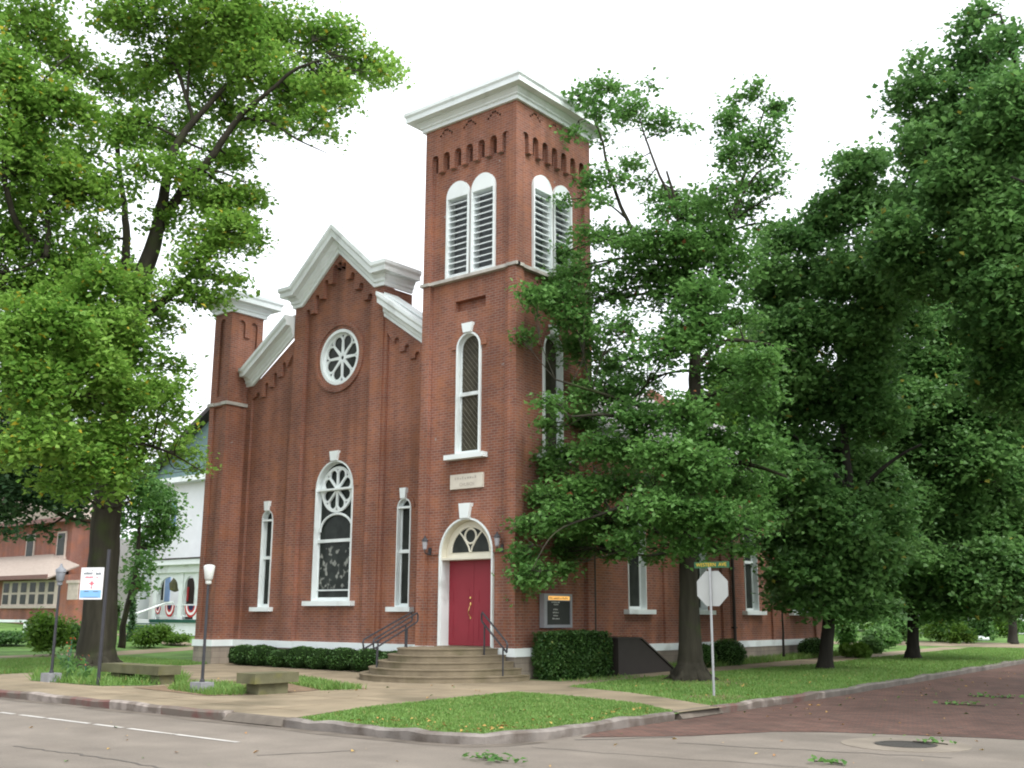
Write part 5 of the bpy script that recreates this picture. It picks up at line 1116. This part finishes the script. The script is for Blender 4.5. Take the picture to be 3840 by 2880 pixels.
t.build('dark')
# trees on the left, behind the maple
t = Tree('shade_tree', 'dark bluish shade tree at the left edge in front of the brick house', 'tree', 42, None, 'bark', seed=71)
t.limb3([tuple(at(-120, 1400, 42))+(.5,), tuple(at(-118, 1250, 42))+(.4,), tuple(at(-110, 1050, 42))+(.35,), tuple(at(-90, 850, 42))+(.2,)], 10)
t.limb([(-112, 1080, .25), (-40, 1040, .2), (30, 1060, .17), (90, 1085, .13), (140, 1115, .08), (200, 1130, .03)], 0, -1)
t.crown([(20,930,80,70,1),(-40,1000,80,80,1),(60,1010,70,50,1),(120,990,60,50,.9),(110,1070,50,36,.9),(20,1080,60,40,.8),(160,1050,50,40,.9),(170,1100,34,26,.7),(90,1140,18,26,.6),(0,880,70,50,1),(130,930,50,40,.7),(10,1140,24,22,.6),(180,1020,30,30,.7)], .15, .2, .5); t.build('blueleaf')
t = Tree('yard_tree', 'small leafy tree standing in front of the white house', 'tree', 47, None, 'bark', seed=81)
t.limb([(262, 1400, .16), (268, 1340, .12), (290, 1250, .1), (300, 1160, .08), (300, 1050, .05), (290, 980, .03)])
t.crown([(290,1060,50,50,1),(330,1100,60,44,1),(270,1120,30,40,.8),(335,1170,54,38,1),(360,1130,34,24,.8),(345,1065,46,30,.9),(300,1220,34,26,.8),(335,1140,28,22,.7),(305,1255,32,24,.9),(285,1010,50,30,1),(330,1070,30,26,.7),(300,1275,18,16,.7)], .15, .18, .45); t.build('oak')
def wild(name, x, y, rx, ry, d, leaf, size, n, label, cat='shrub', group=None):
    c = at(x, y, d); ppm = FPX/S_/d; Rx, Ry = rx/ppm, ry/ppm; g = H(c.x, c.y); rg = random.Random(int(x*7+y)); qs = []; ev = []; ef = []; k0 = 0
    for k in range(7):
        a = rg.uniform(0, 6.28); q = rg.uniform(.2, .62) if k else 0; f = rg.uniform(.42, .62)
        cz = g+Ry*rg.uniform(.55, 1.25) if Ry < 2*Rx else g+2*Ry*(k+.5)/7
        cc = np.array((c.x+Rx*q*math.cos(a), c.y+Rx*q*math.sin(a), cz)); rr_ = np.array((Rx*f, Rx*f, min(Ry*f*1.1, cz-g+.02 if cz-g > .3 else .3)))
        m_ = n//4; dd = unit(m_); P = cc+dd*rr_*(1-RNG.uniform(0, .65, m_)[:, None]**1.3)*(1+.22*RNG.normal(size=(m_, 1)))
        P[:, 2] = np.maximum(P[:, 2], g+.03); qs.append(leaf_quads(P, size, .4))
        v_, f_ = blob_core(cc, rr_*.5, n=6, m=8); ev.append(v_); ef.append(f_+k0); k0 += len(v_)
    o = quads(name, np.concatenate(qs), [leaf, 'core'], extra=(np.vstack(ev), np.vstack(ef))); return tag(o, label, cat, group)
wild('shrub', 118, 1318, 52, 50, 44, 'bright', .13, 2600, 'large light green shrub left of the maple trunk under the white windows')
wild('shrub', 165, 1350, 30, 34, 46, 'dark', .13, 1200, 'dark shrub half hidden by the maple trunk on its left side')
wild('shrub', 30, 1386, 58, 15, 50, 'dark', .12, 1500, 'low dark hedge in front of the white railing at the left edge')
wild('shrub', 330, 1350, 46, 26, 50, 'bright', .12, 2000, 'light green shrub right of the porch steps')
wild('shrub', 378, 1365, 40, 14, 52, 'bright', .1, 1200, 'low leafy ground shrub before the white porch skirt')
wild('shrub', 243, 1330, 18, 40, 52, 'dark', .12, 700, 'narrow dark shrub between the maple trunk and the porch steps')
for (x_, y_, rx_, ry_, d_, lf_, lb_) in ((1880, 1375, 30, 20, 46, 'dark', 'low dark shrub along the walk between the leaning tree and the black trunk'), (1930, 1345, 40, 34, 58, 'dark', 'tall dark shrub just left of the black trunk, beyond the walk'), (1830, 1360, 26, 34, 52, 'dark', 'tall dark shrub at the back corner of the church'), (2075, 1350, 30, 22, 60, 'bright', 'round light shrub between the black trunk and the container'), (2010, 1345, 26, 30, 64, 'dark', 'dark shrub right behind the black trunk')): wild('shrub', x_, y_, rx_, ry_, d_, lf_, .16, 1500, lb_)
wild('vine', 288, 1275, 12, 62, 54, 'blueleaf', .13, 900, 'tall leafy vine column by the white wing wall', 'vine')
for (x, y, rx, ry, d, lf, lb_) in ((2040, 1335, 50, 26, 62, 'bright', 'sunny green shrub right of the black trunk, beyond the alley'), (2110, 1335, 34, 26, 66, 'dark', 'shrub left of the dark green container'), (1900, 1360, 36, 26, 52, 'dark', 'dark low shrub left of the black trunk near the alley'), (1845, 1385, 26, 16, 42, 'bright', 'small bright shrub right of the leaning tree foot'), (2165, 1340, 26, 24, 72, 'bright', 'shrub right of the dark green container'), (2200, 1345, 20, 20, 80, 'dark', 'shrub behind the slim right edge trunk')):
    wild('shrub', x, y, rx, ry, d, lf, .16, 1300, lb_)
def far_tree(x, yb, yt, rx, d, leaf, seed, label):
    t = Tree('background_tree', label, 'tree', d, 'trees far behind the street trees', 'bark2', seed=seed); rg = random.Random(seed)
    g = at(x, yb, d); ppm = FPX/S_/d; z0 = H(g.x, g.y); zt = at(x, yt, d).z
    t.limb3([(g.x, g.y, z0-.1, .35), (g.x, g.y, z0+2, .28), (g.x+.3, g.y, (z0+zt)/2, .2), (g.x, g.y, zt-1, .05)], 7)
    cl = []
    for k in range(9):
        yy = yt+(yb-yt)*(.1+.75*k/8); f = math.sin(math.pi*min(.95, (.15+.8*k/8)))**.6
        for q in range(2): cl.append((x+rg.uniform(-.55, .55)*rx*f, yy+rg.uniform(-15, 15), rx*.55*f, (yb-yt)*.11, 1))
    t.crown(cl, .11, .36, .9, nper=14, twigs=False); t.build(leaf)
t = Tree('sapling', 'small thin tree against the side wall between the bushes and the leaning tree', 'tree', 38, None, 'bark2', seed=95)
t.limb([(1693, 1418, .05), (1692, 1370, .04), (1690, 1310, .03), (1695, 1260, .015)], n=6)
t.crown([(1690,1265,36,26,1),(1670,1285,22,16,.8),(1712,1290,24,16,.8)], .13, .15, .35); t.build('dark')
far_tree(1700, 1390, 960, 70, 78, 'dark', 1, 'background tree behind the church back corner')
far_tree(1790, 1385, 1010, 80, 88, 'bright', 2, 'light green background tree seen between the leaning tree and the black trunk')
far_tree(1900, 1380, 1000, 80, 92, 'bright', 3, 'light green background tree just left of the black trunk')
far_tree(2060, 1375, 960, 90, 96, 'dark', 4, 'dark background tree behind the container')
far_tree(2170, 1370, 900, 90, 100, 'bright', 5, 'light background tree behind the white outbuilding')
far_tree(2290, 1370, 900, 90, 90, 'dark', 6, 'background tree cut off by the right edge')
far_tree(1600, 1390, 700, 80, 70, 'bright', 7, 'background tree behind the church roof, seen through the oak')
def treeline(name, x0, x1, y0, y1, h0, h1, n, sz, seed):
    rg = np.random.default_rng(seed); X = rg.uniform(x0, x1, n); top = h0+(h1-h0)*(.5+.3*np.sin(X*.35+1)+.2*np.sin(X*1.1)); Y = rg.uniform(y0, y1, n); Z = rg.uniform(0, 1, n)**.8*top
    P = np.stack([X, Y, Z+.3], 1); tag(quads(name, leaf_quads(P, sz, .5), 'dark'), kind='stuff')
treeline('distant_woods', -60, 18, 84, 92, 5, 9, 26000, .5, 5)
treeline('distant_woods', -130, -58, 10, 60, 6, 9, 16000, .6, 6)
# ------------------------------------------------------------------ grass, leaves and flowers
def blades(poly, n, hmin, hmax, dz=.0, seed=0):
    rg = np.random.default_rng(seed); xs = [p[0] for p in poly]; ys = [p[1] for p in poly]; pts = []
    P = np.array(poly); need = n
    X = rg.uniform(min(xs), max(xs), n*4); Y = rg.uniform(min(ys), max(ys), n*4); ins = np.zeros(len(X), bool)
    j = len(P)-1
    for i in range(len(P)):
        c = ((P[i, 1] > Y) != (P[j, 1] > Y)) & (X < (P[j, 0]-P[i, 0])*(Y-P[i, 1])/(P[j, 1]-P[i, 1]+1e-9)+P[i, 0]); ins ^= c; j = i
    X, Y = X[ins][:n], Y[ins][:n]; m = len(X); Z = np.array([H(a, b) for a, b in zip(X, Y)])+dz
    a = rg.uniform(0, 2*math.pi, m); h = rg.uniform(hmin, hmax, m); wd = rg.uniform(.008, .016, m); ln = rg.normal(size=(m, 2))*.5
    B = np.stack([X, Y, Z], 1); sx = np.stack([np.cos(a)*wd, np.sin(a)*wd, 0*a], 1); top = B+np.stack([ln[:, 0]*h, ln[:, 1]*h, h], 1)
    return np.stack([B-sx, B+sx, top+sx*.3, top-sx*.3], 1)
corner = [(4.15, -10.42), (3.3, -8.2), (2.85, -3.5), (4.44, -3.65), (6.4, -4.25), (7.8, -5.35), (7.85, -9.5), (7.6, -10.1), (7.2, -10.35)]
strip = [(2.55, -1.15), (4.6, -1.85), (6.0, -2.65), (7.7, -3.8), (7.6, 4), (7.3, 16), (6.9, 30), (2.4, 30), (2.45, 17.6), (2.75, 12.2), (2.35, 9), (1.95, 4), (2.0, 1.5)]
g1 = [blades(corner, 46000, .02, .055, 0, 1), blades(strip, 56000, .025, .06, 0, 2), blades(bedA, 9000, .06, .2, .01, 3), blades([(-3.4, -3.7), (-1.4, -4.6), (-.2, -4.9), (-.5, -5.9), (-2.6, -5.0), (-5.2, -3.6)], 3500, .04, .14, .01, 4),
      blades([(-3.2, -7.9), (-1.0, -8.4), (-.7, -7.8), (-1.3, -7.0), (-3.5, -6.2), (-4.2, -6.8)], 3000, .04, .16, .01, 5), blades([(-30, -8.2), (-12.3, -8.2), (-11.6, -7.6), (-13, .5), (-19.8, .5), (-19.9, -8.0)], 30000, .04, .11, 0, 6), blades([(.0, 6.3), (1.0, 6.3), (1.0, 20), (0, 20)], 5000, .06, .22, .01, 8), blades([(.95, 3.4), (1.9, 3.4), (1.9, .5), (1.0, .3)], 300, .03, .08, .01, 9)]
tag(quads('grass', np.concatenate(g1), 'grass'), kind='stuff')
rg = np.random.default_rng(12)
def scatter(n, x0, x1, y0, y1, z): return np.stack([rg.uniform(x0, x1, n), rg.uniform(y0, y1, n), np.full(n, z)], 1)
P = [scatter(80, 5.0, 7.7, -10.3, -9.3, .05), scatter(70, 7.0, 7.8, -9.6, -5.4, .05), scatter(26, 3.5, 7.7, -10, -4.4, .05), scatter(50, 2.6, 7.5, -2.5, 6, .05), scatter(70, 8.2, 14, -9.5, 8, -.10), scatter(35, 0, 14, -15, -10.8, -.102), scatter(40, -6, 3, -8.3, -2.5, .02), scatter(60, 8.0, 9.2, -4, 14, -.10), scatter(40, 3, 6, 1.2, 4.2, .03), scatter(16, .0, .9, 3.8, 4.3, 1.04)]
for p in P:
    for q in p: 
        if q[2] > -.05 and q[1] > 2 and q[2] < .5: q[2] += H(q[0], q[1])
        elif q[2] < -.05 and q[1] > 2: q[2] += H(q[0], q[1])
P = np.concatenate(P); n = len(P); lq = leaf_quads(P, .062, 2.5, .5, .6)
tag(quads('fallen_leaves', lq, 'fallen'), kind='stuff')
def sprig(x, y, z, n, r, label, seed):
    global RNG
    RNG = np.random.default_rng(seed); o = RNG.normal(size=(n, 3))*np.array((r, r*.45, .03)); o[:, 2] = np.abs(o[:, 2])+.02
    bm = NB(); e = empty('fallen_twig', (x, y, z), label, 'twig', 'green twigs blown down on the road')
    tube(bm, [(x-r*1.2, y, z+.015), (x, y+.03, z+.02), (x+r*1.2, y-.02, z+.015)], .008, 5); obj('stem', bm, 'bark', e)
    quads('leaves', leaf_quads(o+np.array((x, y, z)), .09, 1.2), 'oak', e)
for k, (px_, py_, n_, r_, lb_) in enumerate(((1063, 1643, 40, .22, 'green leafy twig lying on the asphalt at the bottom of the picture'), (2010, 1607, 18, .2, 'green twig on the kerb line of the brick paving above the manhole'), (2080, 1524, 30, .35, 'larger green twig lying on the brick street'), (2140, 1508, 30, .4, 'green twig farther up the brick street by the right edge'), (1790, 1650, 16, .15, 'small twig on the asphalt below the manhole'))):
    v = ray(px_, py_); tt = (CAMP.z+.105)/-v.z; p = CAMP+v*tt; zz = -.105+(.009*max(0, p.y-2)); sprig(p.x, p.y, zz, n_, r_, lb_, 90+k)
for k, (px_, py_, hh) in enumerate(((147, 1468, .95), (143, 1472, .75), (181, 1474, .5))):
    g = ground(px_, py_); e = empty('canna_flower', (g.x, g.y, 0), ('tall red canna at the left of the bed under the maple', 'second red canna, lower, in the bed under the maple', 'small orange red flower in front of the maple trunk')[k], 'flower', 'red flowers in the maple bed')
    bm = NB(); tube(bm, [(g.x, g.y, 0), (g.x+.03, g.y, hh*.5), (g.x, g.y, hh)], .012, 5); obj('stem', bm, 'greentrim', e)
    RNG = np.random.default_rng(200+k); o = RNG.normal(size=(5, 3))*np.array((.05, .07, .08)); quads('blossom', leaf_quads(o+np.array((g.x, g.y, hh)), .07, .3), 'canna', e)
    o = RNG.normal(size=(30, 3))*np.array((.13, .13, .16)); o[:, 2] += .35*hh; quads('leaves', leaf_quads(o+np.array((g.x, g.y, .1)), .22, .1, .3, .35), 'dark', e)
